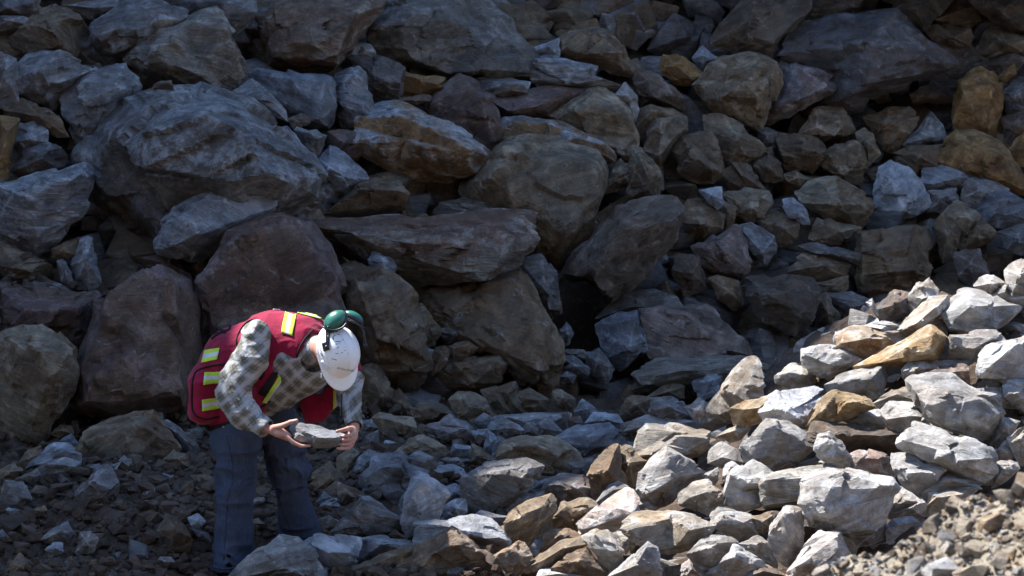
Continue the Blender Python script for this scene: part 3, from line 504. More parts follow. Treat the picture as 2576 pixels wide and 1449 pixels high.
I;868,745 950,690 1100,638 1210,648 1350,678 1560,718 1612,790 1592,900 1492,1040 1440,1110 1250,1155 1150,1100 1000,1095 890,975;1110,780,.18 1210,670,.08 1575,800,.13 1440,1080,.13 1020,960,.2 900,770,.08 1250,1130,.08;pale;hho.2;large square-cut grey block in the middle of the sunlit foreground
I;1545,570 1560,528 1700,528 1800,560 1880,620 1955,655 1900,730 1750,850 1620,780 1570,660;1690,680,.18 1850,680,.12;pale;ho.08;
I;1253,535 1350,498 1530,540 1565,640 1595,710 1430,700 1370,670 1270,650;1400,600,.2;redl;;
I;1738,850 1880,720 2010,648 2150,720 2228,800 2000,800 1860,830 1820,890;2000,720,.2;greyl;;
I;1795,940 1850,830 1990,788 2210,800 2120,910 1990,970 1820,1010;1900,860,.15 2080,840,.1;tanl;;
I;1525,1010 1610,770 1720,850 1815,900 1805,1010 1640,1040 1550,1020;1680,920,.2;greyl;;
I;638,1140 660,1050 760,938 830,933 905,960 915,1100 892,1240 860,1300 780,1375 700,1320 680,1200;740,1000,.15 790,1200,.18;greyl;ho.05;rounded leaf-shaped grey rock left of the whitish pink-tinged rock
I;480,1005 640,990 750,948 710,1020 660,1090 600,1150 540,1110;600,1040,.2;brownl;;
I;200,1005 260,928 430,958 550,1000 570,1140 430,1195 330,1115 220,1070;300,990,.1 450,1050,.2;greyl;;
O;1555,1330 1600,1290 1680,1285 1780,1305 1800,1322 1777,1350 1737,1387 1680,1397 1600,1362;1600,1325,.1 1700,1340,.2 1770,1325,.1;tanl;ho.1;tan sunlit flat-topped rock near the bottom centre-right
I;20,1285 130,1160 220,1128 330,1138 415,1200 350,1260 300,1340 220,1420 130,1420;210,1200,.2;greyl;;
I;405,1205 560,1148 640,1190 695,1310 705,1390 560,1300 480,1240;600,1220,.15;greyl;;
I;278,1350 380,1218 470,1238 600,1330 650,1410 570,1490 300,1490;400,1300,.2;pale;o.1;
I;765,1420 880,1260 960,1170 1020,1108 1060,1150 1170,1128 1200,1200 1260,1330 1210,1500 780,1500;1160,1145,.08 1150,1400,.18 900,1350,.15;whitep;hho.12;whitish pink-tinged rock at the bottom edge right of centre
I;1015,1112 1130,1058 1240,1140 1315,1245 1250,1340 1190,1260;1190,1150,.15;brownl;;
I;900,960 1000,1090 1015,1115 900,1215 885,1100;940,1080,.2;dark;;
I;1250,1155 1440,1105 1510,1050 1525,1180 1400,1210 1290,1240;1400,1150,.2;grey;;
I;1515,1110 1560,1020 1700,1008 1745,1050 1640,1130 1540,1200;1620,1060,.2;blueb;;
I;478,1460 540,1370 620,1358 770,1449 700,1500;600,1410,.2;rust;o.1;
I;-10,1360 50,1318 165,1455 -20,1500;60,1400,.2;redl;;
I;150,1440 220,1388 290,1350 315,1460 200,1490;240,1420,.2;greyl;;
I;2330,610 2400,578 2500,600 2515,650 2470,700 2350,780 2308,790;2400,650,.2;tanl;;
I;2425,430 2500,350 2640,290 2640,650 2510,630 2470,510;2520,420,.15;tanl;;
I;2370,260 2440,268 2525,290 2440,430 2290,480 2370,390;2430,330,.2;greyl;;
I;2290,460 2420,430 2490,560 2370,600 2290,530;2380,500,.2;greyl;;
I;2215,50 2380,28 2425,110 2510,200 2380,200 2260,100;2370,110,.2;greyl;;
O;1633,1042 1640,1000 1690,996 1722,1015 1745,1050 1720,1068;1685,1025,.2;grey;;
I;10,185 160,138 165,230 130,315 80,275;110,210,.15;greyl;;
H;2075,250 2120,108 2180,90 2325,120 2305,275 2180,290 2090,310;2200,170,.2;brown;;
H;2285,115 2400,30 2480,0 2560,30 2560,120 2450,135;2450,70,.2;brown;;
H;2090,315 2190,280 2215,375 2180,440 2105,395;2150,340,.2;dark;;
H;235,270 290,230 450,248 525,270 543,340 500,405 420,455 330,405 260,320;300,270,.12 450,310,.25;tan;;
H;525,200 620,138 760,158 835,240 760,285 600,315 535,275;680,220,.25;brown;;
H;815,140 870,68 970,68 1100,160 1175,290 1100,365 960,345 850,230;900,120,.12 1000,230,.25;tan;o.1;craggy brownish boulder at the foot of the wall, directly below the leaning brown rock
H;365,130 430,48 535,200 525,275 400,240;450,150,.2;brown;;
H;145,295 230,278 285,340 200,405 150,385;210,330,.2;grey;;
H;145,505 180,410 270,368 283,515 200,525;230,440,.2;dark;;
H;415,455 500,350 590,318 655,360 705,430 560,410 460,465;560,380,.2;brown;;
H;645,335 820,258 950,318 1010,420 1065,485 870,490 790,475 700,425;820,380,.2 930,350,.1;redg;;
H;1155,255 1280,235 1500,224 1692,225 1705,300 1692,375 1600,395 1350,360 1180,295;1250,260,.1 1650,260,.1 1500,340,.2;grey;;
H;1688,270 1780,258 1803,310 1690,375;1740,300,.2;purple;;
H;1095,365 1130,300 1230,268 1355,360 1330,420 1240,450 1160,420;1220,340,.2;grey;;
H;1325,405 1360,290 1530,268 1645,370 1630,410 1500,420 1400,440;1450,340,.2;redg;;
H;1585,425 1780,328 2020,323 2122,420 2100,480 1900,540 1780,560 1700,500;1850,400,.1 2030,400,.15 1900,490,.12;blue;;
H;1835,305 1890,223 2060,240 2102,310 1980,330;1950,270,.2;bluel;;
H;1178,570 1210,470 1290,430 1480,408 1600,430 1730,510 1795,590 1760,650 1660,710 1500,680 1400,630 1220,600;1480,480,.18 1680,600,.18 1290,480,.12 1620,680,.08;tan;ho.1;broad brown-grey rock in the shade at the centre of the lower rubble
H;818,545 840,463 972,480 975,565 880,575;850,490,.1 950,500,.1;bluel;o.05;small square pale blue stone in the shaded rubble below centre
H;955,610 980,468 1050,490 1175,600 1050,635;1010,550,.2;brown;;
H;1115,545 1170,408 1250,440 1200,510 1180,575;1190,450,.1;blue;;
H;298,515 330,438 452,460 430,535;380,480,.15;bluel;;
H;375,550 570,398 620,388 700,440 775,480 772,570 690,615 600,570 500,545;570,440,.12 680,500,.2;tan;;
H;145,745 230,650 260,560 420,540 580,513 695,620 610,700 560,760 500,840 400,910 330,930 200,870 170,780;300,640,.15 450,640,.25 330,860,.12;blue;h;smooth dark blue-grey boulder in the rubble right of the worker
H;45,745 120,560 200,508 295,550 250,640 200,725 120,760;180,600,.2;blueb;;
H;-30,570 80,488 125,540 60,650 20,745 -40,710;60,590,.2;tan;;
O;775,1245 790,1190 830,1160 865,1200 872,1222 840,1238 800,1264;830,1205,.2;brown;;
H;-20,745 30,770 170,840 172,900 60,965 -20,900;80,860,.2;rust;;
H;588,690 640,640 720,640 830,623 955,650 935,720 880,775 740,785 700,725;640,670,.1 750,700,.15 900,690,.12;blueb;;
H;815,625 900,588 925,645;880,620,.2;tan;;
O;1012,1310 1030,1250 1027,1230 1037,1198 1055,1194 1095,1210 1125,1245 1116,1272 1105,1312 1060,1322 1022,1348;1060,1210,.08 1105,1250,.1 1050,1300,.12 1040,1240,.1;bluel;ho.1;upright flat-faced pale blue-grey stone in the shaded foreground
O;995,1345 1000,1270 1030,1225 1030,1300 1020,1345;1015,1290,.1;blue;;
H;905,730 1000,650 1100,608 1400,598 1483,640 1420,770 1300,860 1150,950 1040,995 940,985 918,900;1270,790,.2 1060,930,.15 960,850,.1 1420,645,.05 1150,660,.08;grey;hho.1;large smooth grey-brown rock with a dark lower edge, centre of the shaded foreground
H;745,1045 780,920 850,878 922,883 935,960 905,1035 800,1055;850,940,.2;blueb;;
H;1225,1070 1260,980 1400,900 1560,843 1602,890 1582,970 1500,1090 1430,1190 1380,1225 1260,1160;1500,930,.15 1480,1060,.18 1300,1010,.12;tan;ho.1;leaning grey-tan rock just outside the edge of the sunlight
H;1245,940 1280,848 1400,828 1495,820 1505,865 1380,910 1280,1010;1330,880,.15;grey;;
H;1495,830 1530,728 1650,698 1830,718 1875,800 1885,905 1780,910 1640,925 1600,870;1580,760,.12 1720,770,.2;redg;;
H;1425,800 1480,740 1640,688 1570,730 1510,810;1510,750,.12;blue;;
H;1845,730 1890,580 1980,508 2065,488 2085,620 2115,770 2040,780 1970,870 1900,910 1870,810;1970,640,.2;brown;;
H;2045,610 2060,490 2130,468 2200,520 2275,590 2245,670 2190,790 2100,770;2150,600,.2;tan;;
H;1895,910 1990,778 2060,748 2135,790 2000,900 1930,935;2020,810,.12;grey;;
H;1585,1090 1600,1020 1650,908 1830,878 1915,920 1870,1000 1790,1090 1740,1150;1690,950,.12 1800,950,.18;tan;ho.05;rock with only its top edge touched by the sun, at the shadow line
H;1748,1055 1850,970 2000,880 2130,783 2190,800 2235,880 2200,960 2185,1045 2070,1110 1900,1120 1780,1160;1790,1110,.1 2060,945,.1 2170,975,.15 1950,1000,.08;whitep;hho.1;bright white wedge-shaped rock, first fully sunlit one at the shadow line
H;2178,935 2230,850 2340,858 2362,950 2340,985 2190,1020;2280,900,.15;pale;;
H;2178,1040 2190,980 2260,938 2355,990 2250,1030;2260,980,.15;brownl;o.1;
H;538,1180 580,1060 740,1043 920,1050 980,1008 1090,1030 1180,1120 1240,1200 1255,1245 1090,1300 1000,1250 860,1210 700,1230 580,1240;1000,1180,.13 620,1090,.08 1190,1160,.1 700,1190,.12;bluel;hho.05;flat pale blue-grey slab with its right end caught by the sun
H;390,1500 420,1400 560,1250 700,1180 820,1098 850,1150 960,1190 1112,1340 1070,1440 1000,1500;815,1115,.03 760,1250,.17 1080,1350,.08 900,1300,.2;rustl;hho.12;large rust-brown pyramid rock at the bottom edge, centre
H;1110,1320 1220,1240 1310,1198 1370,1230 1412,1300 1385,1385 1280,1470 1130,1470 1150,1350;1250,1260,.12 1300,1300,.2;rustl;o.08;rusty rock at the bottom with a sunlit top, right of the rust-brown pyramid rock
H;1325,1410 1480,1290 1620,1190 1800,1158 1825,1220 1700,1280 1640,1340 1540,1410 1460,1470 1350,1480;1500,1340,.15 1650,1240,.12;tan;;
H;1588,1390 1640,1330 1750,1260 1830,1248 1900,1330 1985,1430 1920,1500 1640,1500;1780,1330,.2;rustl;o.05;
H;1795,1155 1890,1098 1990,1108 2060,1180 2125,1260 2085,1380 2000,1420 1900,1310 1830,1230;1900,1140,.1 2000,1260,.2;tanl;o.05;
H;1445,1460 1480,1400 1560,1388 1700,1420 1830,1455 1800,1510 1470,1510;1620,1430,.2;pale;o.1;
H;1980,1460 2080,1370 2200,1270 2290,1188 2365,1250 2393,1350 2375,1460 2250,1510;2280,1230,.06 2200,1370,.2;pale;ho.1;
H;1495,1250 1530,1130 1620,1093 1720,1108 1790,1160 1650,1190 1540,1270;1620,1150,.15;brown;;
H;2055,1115 2180,1098 2245,1130 2180,1250 2120,1290 2100,1190;2160,1160,.15;tanl;;
H;-70,1140 0,1080 155,870 205,878 350,970 462,1040 445,1110 360,1150 180,1180 0,1175;165,890,.04 150,1140,.13 270,1000,.18;grey;ho.05;
H;355,1150 400,1098 488,1160 485,1195;430,1140,.2;brown;;
O;758,1362 800,1343 830,1352 908,1354 905,1400 870,1445 820,1455 795,1410;820,1385,.15 880,1390,.15;bluel;;
H;125,1340 160,1170 300,1148 460,1180 568,1225 500,1260 300,1300;300,1210,.15;blueb;;
H;10,1430 300,1290 550,1220 565,1265 430,1360 180,1470 10,1490;300,1340,.12 480,1270,.06;tan;o.08;
G;1680,1480 1800,1350 1950,1230 2080,1148 2220,1170 2330,1250 2430,1400 2450,1480;2140,1230,.12 2120,1400,.2 2000,1300,.12;greyp;hho.15;large pale grey rock hiding the worker's near foot
H;975,370 1095,353 1085,440 1065,490 1010,430;1040,400,.2;blueb;;
H;1065,500 1100,370 1165,420 1135,530 1100,550;1115,450,.2;blue;;
H;675,615 770,570 880,558 965,590 840,630 740,640;800,590,.2;dark;;
H;995,1005 1050,963 1255,1010 1225,1070 1130,1060 1090,1030;1130,1010,.15;blue;;
H;1165,1085 1220,1068 1265,1210 1200,1160;1220,1120,.1;tan;;
H;768,900 775,790 860,758 920,790 900,850 800,910;840,820,.15;blue;;
H;1545,90 1630,48 1750,130 1745,215 1690,235 1600,175;1660,120,.2;tan;;
H;1295,95 1400,48 1545,130 1555,225 1440,240 1360,195;1430,140,.2;brown;;
H;1735,225 1800,128 1935,210 1850,300 1760,280;1830,200,.2;blue;;
H;1045,60 1300,0 1335,120 1355,225 1200,260 1100,155;1220,120,.2;brown;;
H;1695,610 1790,590 1875,570 1855,710 1750,695;1790,640,.15;grey;;
G;585,520 620,400 850,260 1020,198 1140,220 1220,330 1290,460 1355,500 1250,590 1000,610 700,610 590,600;850,380,.13 1030,310,.2 850,590,.17 1270,480,.13 640,450,.08;brown;hho.1;smooth brown angular boulder on the ground left of the worker's legs
G;1195,310 1260,288 1430,390 1485,470 1475,580 1400,570 1290,440;1330,380,.12 1420,480,.15;grey;;
G;1215,580 1300,508 1390,540 1425,650 1300,630;1320,570,.2;brown;o.1;
G;1148,222 1220,228 1225,305 1180,290;1190,260,.2;grey;;
G;155,660 250,560 400,458 500,458 595,540 592,620 500,590 360,610 300,650;420,500,.15 300,600,.12;blueb;;
G;298,650 350,590 480,563 595,600 562,665 440,695 320,705;340,610,.1 560,630,.12;grey;o.1;
G;135,605 210,510 300,478 315,540 220,610 170,660;230,560,.2;brown;;
G;435,440 530,388 605,470 580,530;530,440,.2;blue;;
G;375,385 450,318 540,328 555,395 440,415;470,360,.2;brown;;
G;535,880 620,760 740,628 800,618 893,740 862,860 740,915 600,925;700,740,.2 830,800,.12 750,880,.1;grey;ho.05;pyramid-shaped grey rock standing on the brown dirt at lower left
G;-20,925 40,738 180,738 222,830 245,885 130,930 40,950;90,800,.15 190,860,.12;grey;;angular grey rock on the dirt at the lower left edge
G;1038,835 1090,788 1150,783 1163,875 1120,905 1050,885;1100,830,.2;grey;;
G;838,655 900,608 963,620 963,705 880,708;900,650,.2;grey;;
G;885,585 930,543 985,612 930,618;930,580,.2;pale;o.1;
G;-20,660 100,608 172,660 110,730 -20,750;80,670,.2;brown;;
G;105,730 280,648 315,695 230,775 130,750;220,700,.2;dark;;
G;268,1205 380,1110 500,1038 545,1120 505,1200 430,1200 320,1245;440,1120,.2;grey;;
G;333,1255 400,1198 475,1198 473,1265 390,1312;410,1240,.2;blueb;;
G;563,1275 600,1128 680,1118 735,1170 705,1260 600,1295;640,1190,.2;grey;;
G;55,1470 80,1350 150,1278 210,1350 260,1470;150,1380,.2;brown;;
G;-20,1210 -10,1110 20,1098 82,1185 40,1200;30,1150,.2;blue;;
G;1185,1110 1240,978 1330,998 1425,1160 1405,1265 1270,1260;1300,1100,.25;earth;;dirt-covered brown rock on the ground just left of the worker's near leg
G;1405,1015 1480,983 1530,1028 1568,1120 1500,1110 1430,1070;1480,1040,.2;bluel;;
G;1430,1090 1560,1130 1575,1195 1480,1160;1510,1130,.15;blue;;
G;1425,700 1530,688 1610,720 1610,830 1480,810;1520,750,.2;earth;;
G;1208,680 1340,700 1345,768 1280,760;1290,720,.15;blue;;
G;1855,1045 1930,1018 1985,1060 1920,1115;1920,1060,.2;tan;;
G;1868,885 1960,848 1995,890 1890,925;1930,885,.2;grey;;
G;2345,910 2420,818 2485,860 2390,930;2410,870,.15;blue;;
G;2340,955 2430,868 2510,868 2535,930 2440,995 2370,998;2440,920,.2;blueb;;
G;2488,805 2551,758 2680,820 2700,880 2600,920 2540,905;2570,840,.2;goldd;;
G;2378,1150 2390,1018 2460,988 2560,1060 2560,1140;2460,1060,.2;grey;;
G;588,645 740,608 765,655 640,670;680,640,.2;blue;;
G;1138,1375 1200,1308 1275,1308 1305,1345 1200,1388;1220,1340,.2;grey;;
G;20,945 60,935 205,970 190,1010 100,1010;120,970,.15;blueb;;
G;248,955 330,918 355,962 300,1008;305,960,.2;brown;;
"""
# ------------------------------------------------------------------ rocks
_ico = {}
def icosphere(level):
    if level not in _ico:
        bm = bmesh.new(); bmesh.ops.create_icosphere(bm, subdivisions=level, radius=1.0)
        v = np.array([x.co[:] for x in bm.verts]); f = np.array([[q.index for q in p.verts] for p in bm.faces])
        bm.free(); _ico[level] = (v, f)
    return _ico[level]

def hull_planes(pts):
    bm = bmesh.new()
    for p in pts: bm.verts.new(p)
    bmesh.ops.convex_hull(bm, input=bm.verts)
    bm.normal_update()
    N = []; Dd = []; A = []
    c = pts.mean(0)
    for f in bm.faces:
        n = np.array(f.normal[:]); a = f.calc_area()
        if a < 1e-7: continue
        d = float(n @ np.array(f.verts[0].co[:]))
        if n @ c > d: n, d = -n, -d
        for i in range(len(N)):
            if N[i] @ n > .992 and abs(Dd[i] - d) < .03: break
        else:
            N.append(n); Dd.append(d); A.append(a)
    bm.free()
    return np.array(N), np.array(Dd)

def rock_geo(pts, size, rng, level, cuts=14, rough=1.0, foli=None, notches=0, ndep=.12):
    """broken stone: the hull of the measured points, chipped edges, layered and pitted faces"""
    c = (pts.max(0) + pts.min(0)) / 2 * .5 + pts.mean(0) * .5
    P = pts - c
    N, D = hull_planes(P)
    nh = len(N)
    for _ in range(cuts):
        n = rng.normal(size=3); n /= np.linalg.norm(n)
        s = (P @ n).max()
        N = np.vstack([N, n]); D = np.append(D, s * rng.uniform(.93, .99))
    V, F = icosphere(level)
    ext = np.maximum(P.max(0) - P.min(0), 1e-3)
    w, Q = np.linalg.eigh(np.cov(P.T) + np.eye(3) * 1e-5)
    sc = np.sqrt(np.maximum(w, w.max() * .05)); sc /= sc.max()
    dirs = (V * sc) @ Q.T
    dirs /= np.linalg.norm(dirs, axis=1)[:, None]
    # angular notches where pieces have broken out (two planes meeting inside the stone)
    nb = len(N)
    notch = []
    NN, DD = list(N), list(D)
    for _ in range(notches):
        d0 = rng.normal(size=3); d0[1] = -abs(d0[1]) - .8; d0 /= np.linalg.norm(d0)
        dd0 = N @ d0
        t0 = (D[dd0 > 1e-3] / dd0[dd0 > 1e-3]).min()
        e = d0 * t0 * (1 - rng.uniform(.03, ndep))
        n1 = d0 + rng.normal(size=3) * .75; n1 /= np.linalg.norm(n1)
        ax = rng.normal(size=3); n2 = d0 * 1.0 + ax * .9 - n1 * rng.uniform(.2, .7); n2 /= np.linalg.norm(n2)
        if n1 @ e < .02 * size or n2 @ e < .02 * size: continue
        notch.append((len(NN), len(NN) + 1)); NN += [n1, n2]; DD += [n1 @ e, n2 @ e]
    dn = dirs @ N.T
    t = np.where(dn > 1e-4, D / np.maximum(dn, 1e-4), 1e9)
    fid = t.argmin(1)
    r = t[np.arange(len(t)), fid]
    base = np.ones(len(r), bool)
    for a, b_ in notch:
        da, db = dirs @ NN[a], dirs @ NN[b_]
        ta = np.where(da > 1e-3, DD[a] / np.maximum(da, 1e-3), 1e9); tb = np.where(db > 1e-3, DD[b_] / np.maximum(db, 1e-3), 1e9)
        tk = np.maximum(ta, tb); hit = tk < r
        r = np.where(hit, tk, r); fid = np.where(hit, np.where(ta > tb, a, b_), fid); base &= ~hit
    N, D = np.array(NN), np.array(DD)
    p = dirs * r[:, None]
    # pull vertices that lie close to an edge onto it, so edges stay crisp
    el = size * 2.6 / math.sqrt(len(V))
    for _ in range(2):
        dist = D[:nb] - p @ N[:nb].T
        ff = np.minimum(fid, nb - 1)
        dist[np.arange(len(p)), ff] = 1e9
        k2 = dist.argmin(1); dd = dist[np.arange(len(p)), k2]
        ni, nj = N[fid], N[k2]
        tv = nj - (nj * ni).sum(1)[:, None] * ni
        l2 = (tv * tv).sum(1)
        mv = tv * (dd / np.maximum(l2, 1e-6))[:, None]
        ok = (np.linalg.norm(mv, axis=1) < el * .7) & (l2 > .02) & base
        p = p + mv * ok[:, None]
    # the outermost corners keep their true place
    for cpt in P[(D[:nh] - P @ N[:nh].T).min(1) < 1e-3 * size + 1e-4]:
        i_ = ((p - cpt) ** 2).sum(1).argmin()
        if np.linalg.norm(p[i_] - cpt) < el * 1.6: p[i_] = cpt * .985
    # edge closeness for chipping
    dist = D[:nb] - p @ N[:nb].T
    dist[np.arange(len(p)), np.minimum(fid, nb - 1)] = 1e9
    edge = base * np.exp(-(dist.min(1) / (size * .05)) ** 2)
    if foli is None:
        foli = rng.normal(size=3); foli /= np.linalg.norm(foli)
    o = rng.uniform(0, 50, 3)
    s = 1.0 / size
    q = p + o
    u = p / np.linalg.norm(p, axis=1)[:, None]
    warp = np.stack([vnoise(q * s * 2 + 5), vnoise(q * s * 2 + 31), vnoise(q * s * 2 + 59)], 1) * size * .06
    along = (q + warp) @ foli
    perp = q - (q @ foli)[:, None] * foli
    # ledges: stepped noise across the layering
    st = vnoise(perp * s * 1.3 + foli * along[:, None] * s * 9)
    ledge = np.floor(st * 4) / 4 * .5 + st * .3
    a1 = vnoise(q * s * 2.2) * .010 + vnoise(q * s * 5 + 9) * .010
    ns = 46 if size > .6 else (26 if size > .3 else 12)
    sd = p[rng.randint(0, len(p), ns)]
    gs = rng.normal(size=(ns, 3)); gs /= np.linalg.norm(gs, axis=1)[:, None]; gs *= rng.uniform(.08, .42, ns)[:, None]
    hs = rng.uniform(-.02, .02, ns) * size
    wq = p + np.stack([vnoise(q * s * 4 + 1), vnoise(q * s * 4 + 21), vnoise(q * s * 4 + 41)], 1) * size * .035
    df = wq[:, None, :] - sd[None]
    fa = df @ foli
    d2 = (df ** 2).sum(2) + 1.6 * fa ** 2
    ci = d2.argmin(1)
    frac = hs[ci] + ((p - sd[ci]) * gs[ci]).sum(1)
    frac = np.clip(frac, -.055 * size, .03 * size)
    rid = (1 - np.abs(vnoise(q * s * 7 + 3))) ** 3
    h = (a1 + ledge * .018 - rid * .010) * size * rough
    q2 = perp * 2.0 + foli * along[:, None]
    h += frac * rough
    h += (vnoise(q * 9) * .006 + vnoise(q2 * 26) * .0045 + vnoise(q * 40 + 8) * .0028) * min(1.0, size * 1.6) * rough
    h -= edge * size * .006 * (0.6 + vnoise(q * s * 11 + 77))
    p = p + u * h[:, None]
    rnd = rng.uniform(0, 1, len(N))
    global EDGE
    EDGE = base * np.exp(-(dist.min(1) / (size * .022)) ** 2)
    return c, p, F, fid, rnd, N, nh

OFFS = {'A': (0, 0, 3.0), 'B': (858.5, 0, 3.0), 'C': (1717, 0, 3.0), 'D': (0, 480.7, 3.0), 'E': (858.5, 480.7, 3.0),
        'F': (1717, 480.7, 3.0), 'G': (0, 961.3, 2.972), 'H': (858.5, 961.3, 2.972), 'I': (1717, 961.3, 2.972), 'O': (0, 0, 1.0)}

def parse():
    out = []
    for line in ROCKS.strip().splitlines():
        r, ol, fr, mat, opt, lab = line.split(';')
        ox, oy, sc = OFFS[r]
        ring = np.array([[float(a) for a in q.split(',')] for q in ol.split()])
        ring = ring / sc + [ox, oy]
        f = np.array([[float(a) for a in q.split(',')] for q in fr.split()])
        f[:, :2] = f[:, :2] / sc + [ox, oy]
        off = 0.0
        if 'o' in opt: off = float(opt.split('o')[1])
        out.append(dict(ring=ring, f=f, mat=mat, opt=opt, off=off, lab=lab))
    return out

MPP = .36 / 2575
TONE = {'grey': 'grey', 'greyl': 'light grey', 'greyp': 'pale grey', 'dark': 'dark grey', 'darkb': 'dark blue-grey', 'darkr': 'dark rusty',
        'brown': 'brown', 'brownl': 'light brown', 'tan': 'tan', 'tanl': 'pale tan', 'tano': 'tan and orange', 'gold': 'golden',
        'goldd': 'dark golden', 'pale': 'pale', 'white': 'whitish', 'whitep': 'pinkish white', 'blue': 'blue-grey', 'blueb': 'blue-grey',
        'bluel': 'pale blue-grey', 'bluer': 'pinkish grey', 'band': 'banded grey', 'bigg': 'grey', 'bigt': 'tan grey', 'layer': 'layered tan',
        'layerl': 'layered tan', 'rust': 'rusty', 'rustl': 'rust-brown', 'rusty': 'rusty', 'orange': 'orange-brown', 'orangeg': 'orange-faced',
        'purple': 'purplish brown', 'redb': 'reddish brown', 'redg': 'reddish grey', 'redl': 'pinkish', 'earth': 'dirt-covered brown'}
MARKS = [('the worker', 700, 1000), ('the huge rounded boulder', 480, 430), ('the orange-faced boulder', 1060, 370),
         ('the jutting rusty slab', 1100, 620), ('the dark hollow', 1460, 845), ('the giant smooth top boulder', 1130, 100),
         ('the faceted tan boulder', 1850, 230), ('the upright orange slab', 2455, 260), ('the big square-faced brown block', 2255, 640),
         ('the cone-shaped stone', 1850, 990), ('the largest pale sunlit boulder', 2400, 1020), ('the big square-cut sunlit block', 2130, 1260),
         ('the sunlit golden slab', 2270, 880), ('the purple-brown slab left of the worker', 340, 850),
         ('the large grey-brown boulder', 1370, 470), ('the rust-brown pyramid rock', 1115, 1390),
         ('the bright white wedge-shaped rock', 1520, 1280), ('the upright pale blue stone', 1070, 1260), ('the dirt-bank at bottom right', 2450, 1380),
         ('the smooth brown ground boulder', 320, 1100), ('the pyramid rock on brown dirt', 240, 1225), ('the vast dark leaning slab', 2200, 170),
         ('the reddish flat-faced block', 1740, 840), ('the dark overhanging boulder', 1560, 640)]
LIT = ('pale', 'tanl', 'greyl', 'white', 'whitep', 'tano', 'gold', 'goldd', 'redl', 'brownl', 'layerl')  # mixes of the sunlit rocks, some lightened to match the sun
DIRS = ['right of', 'below and right of', 'below', 'below and left of', 'left of', 'above and left of', 'above', 'above and right of']
ORD = ['closest', 'second closest', 'third closest', 'fourth closest', 'fifth closest', 'sixth closest', 'seventh closest', 'eighth closest', 'ninth closest', 'tenth closest']

def simplify(r, tol):
    """drop outline points that hardly bend the outline: long straight broken edges"""
    r = list(map(tuple, r))
    while len(r) > 5:
        best = None
        for i in range(len(r)):
            a, p, c = np.array(r[i - 1]), np.array(r[i]), np.array(r[(i + 1) % len(r)])
            ac = c - a
            d = abs(ac[0] * (p - a)[1] - ac[1] * (p - a)[0]) / (np.linalg.norm(ac) + 1e-9)
            if best is None or d < best[0]: best = (d, i)
        if best[0] > tol: break
        r.pop(best[1])
    return np.array(r)

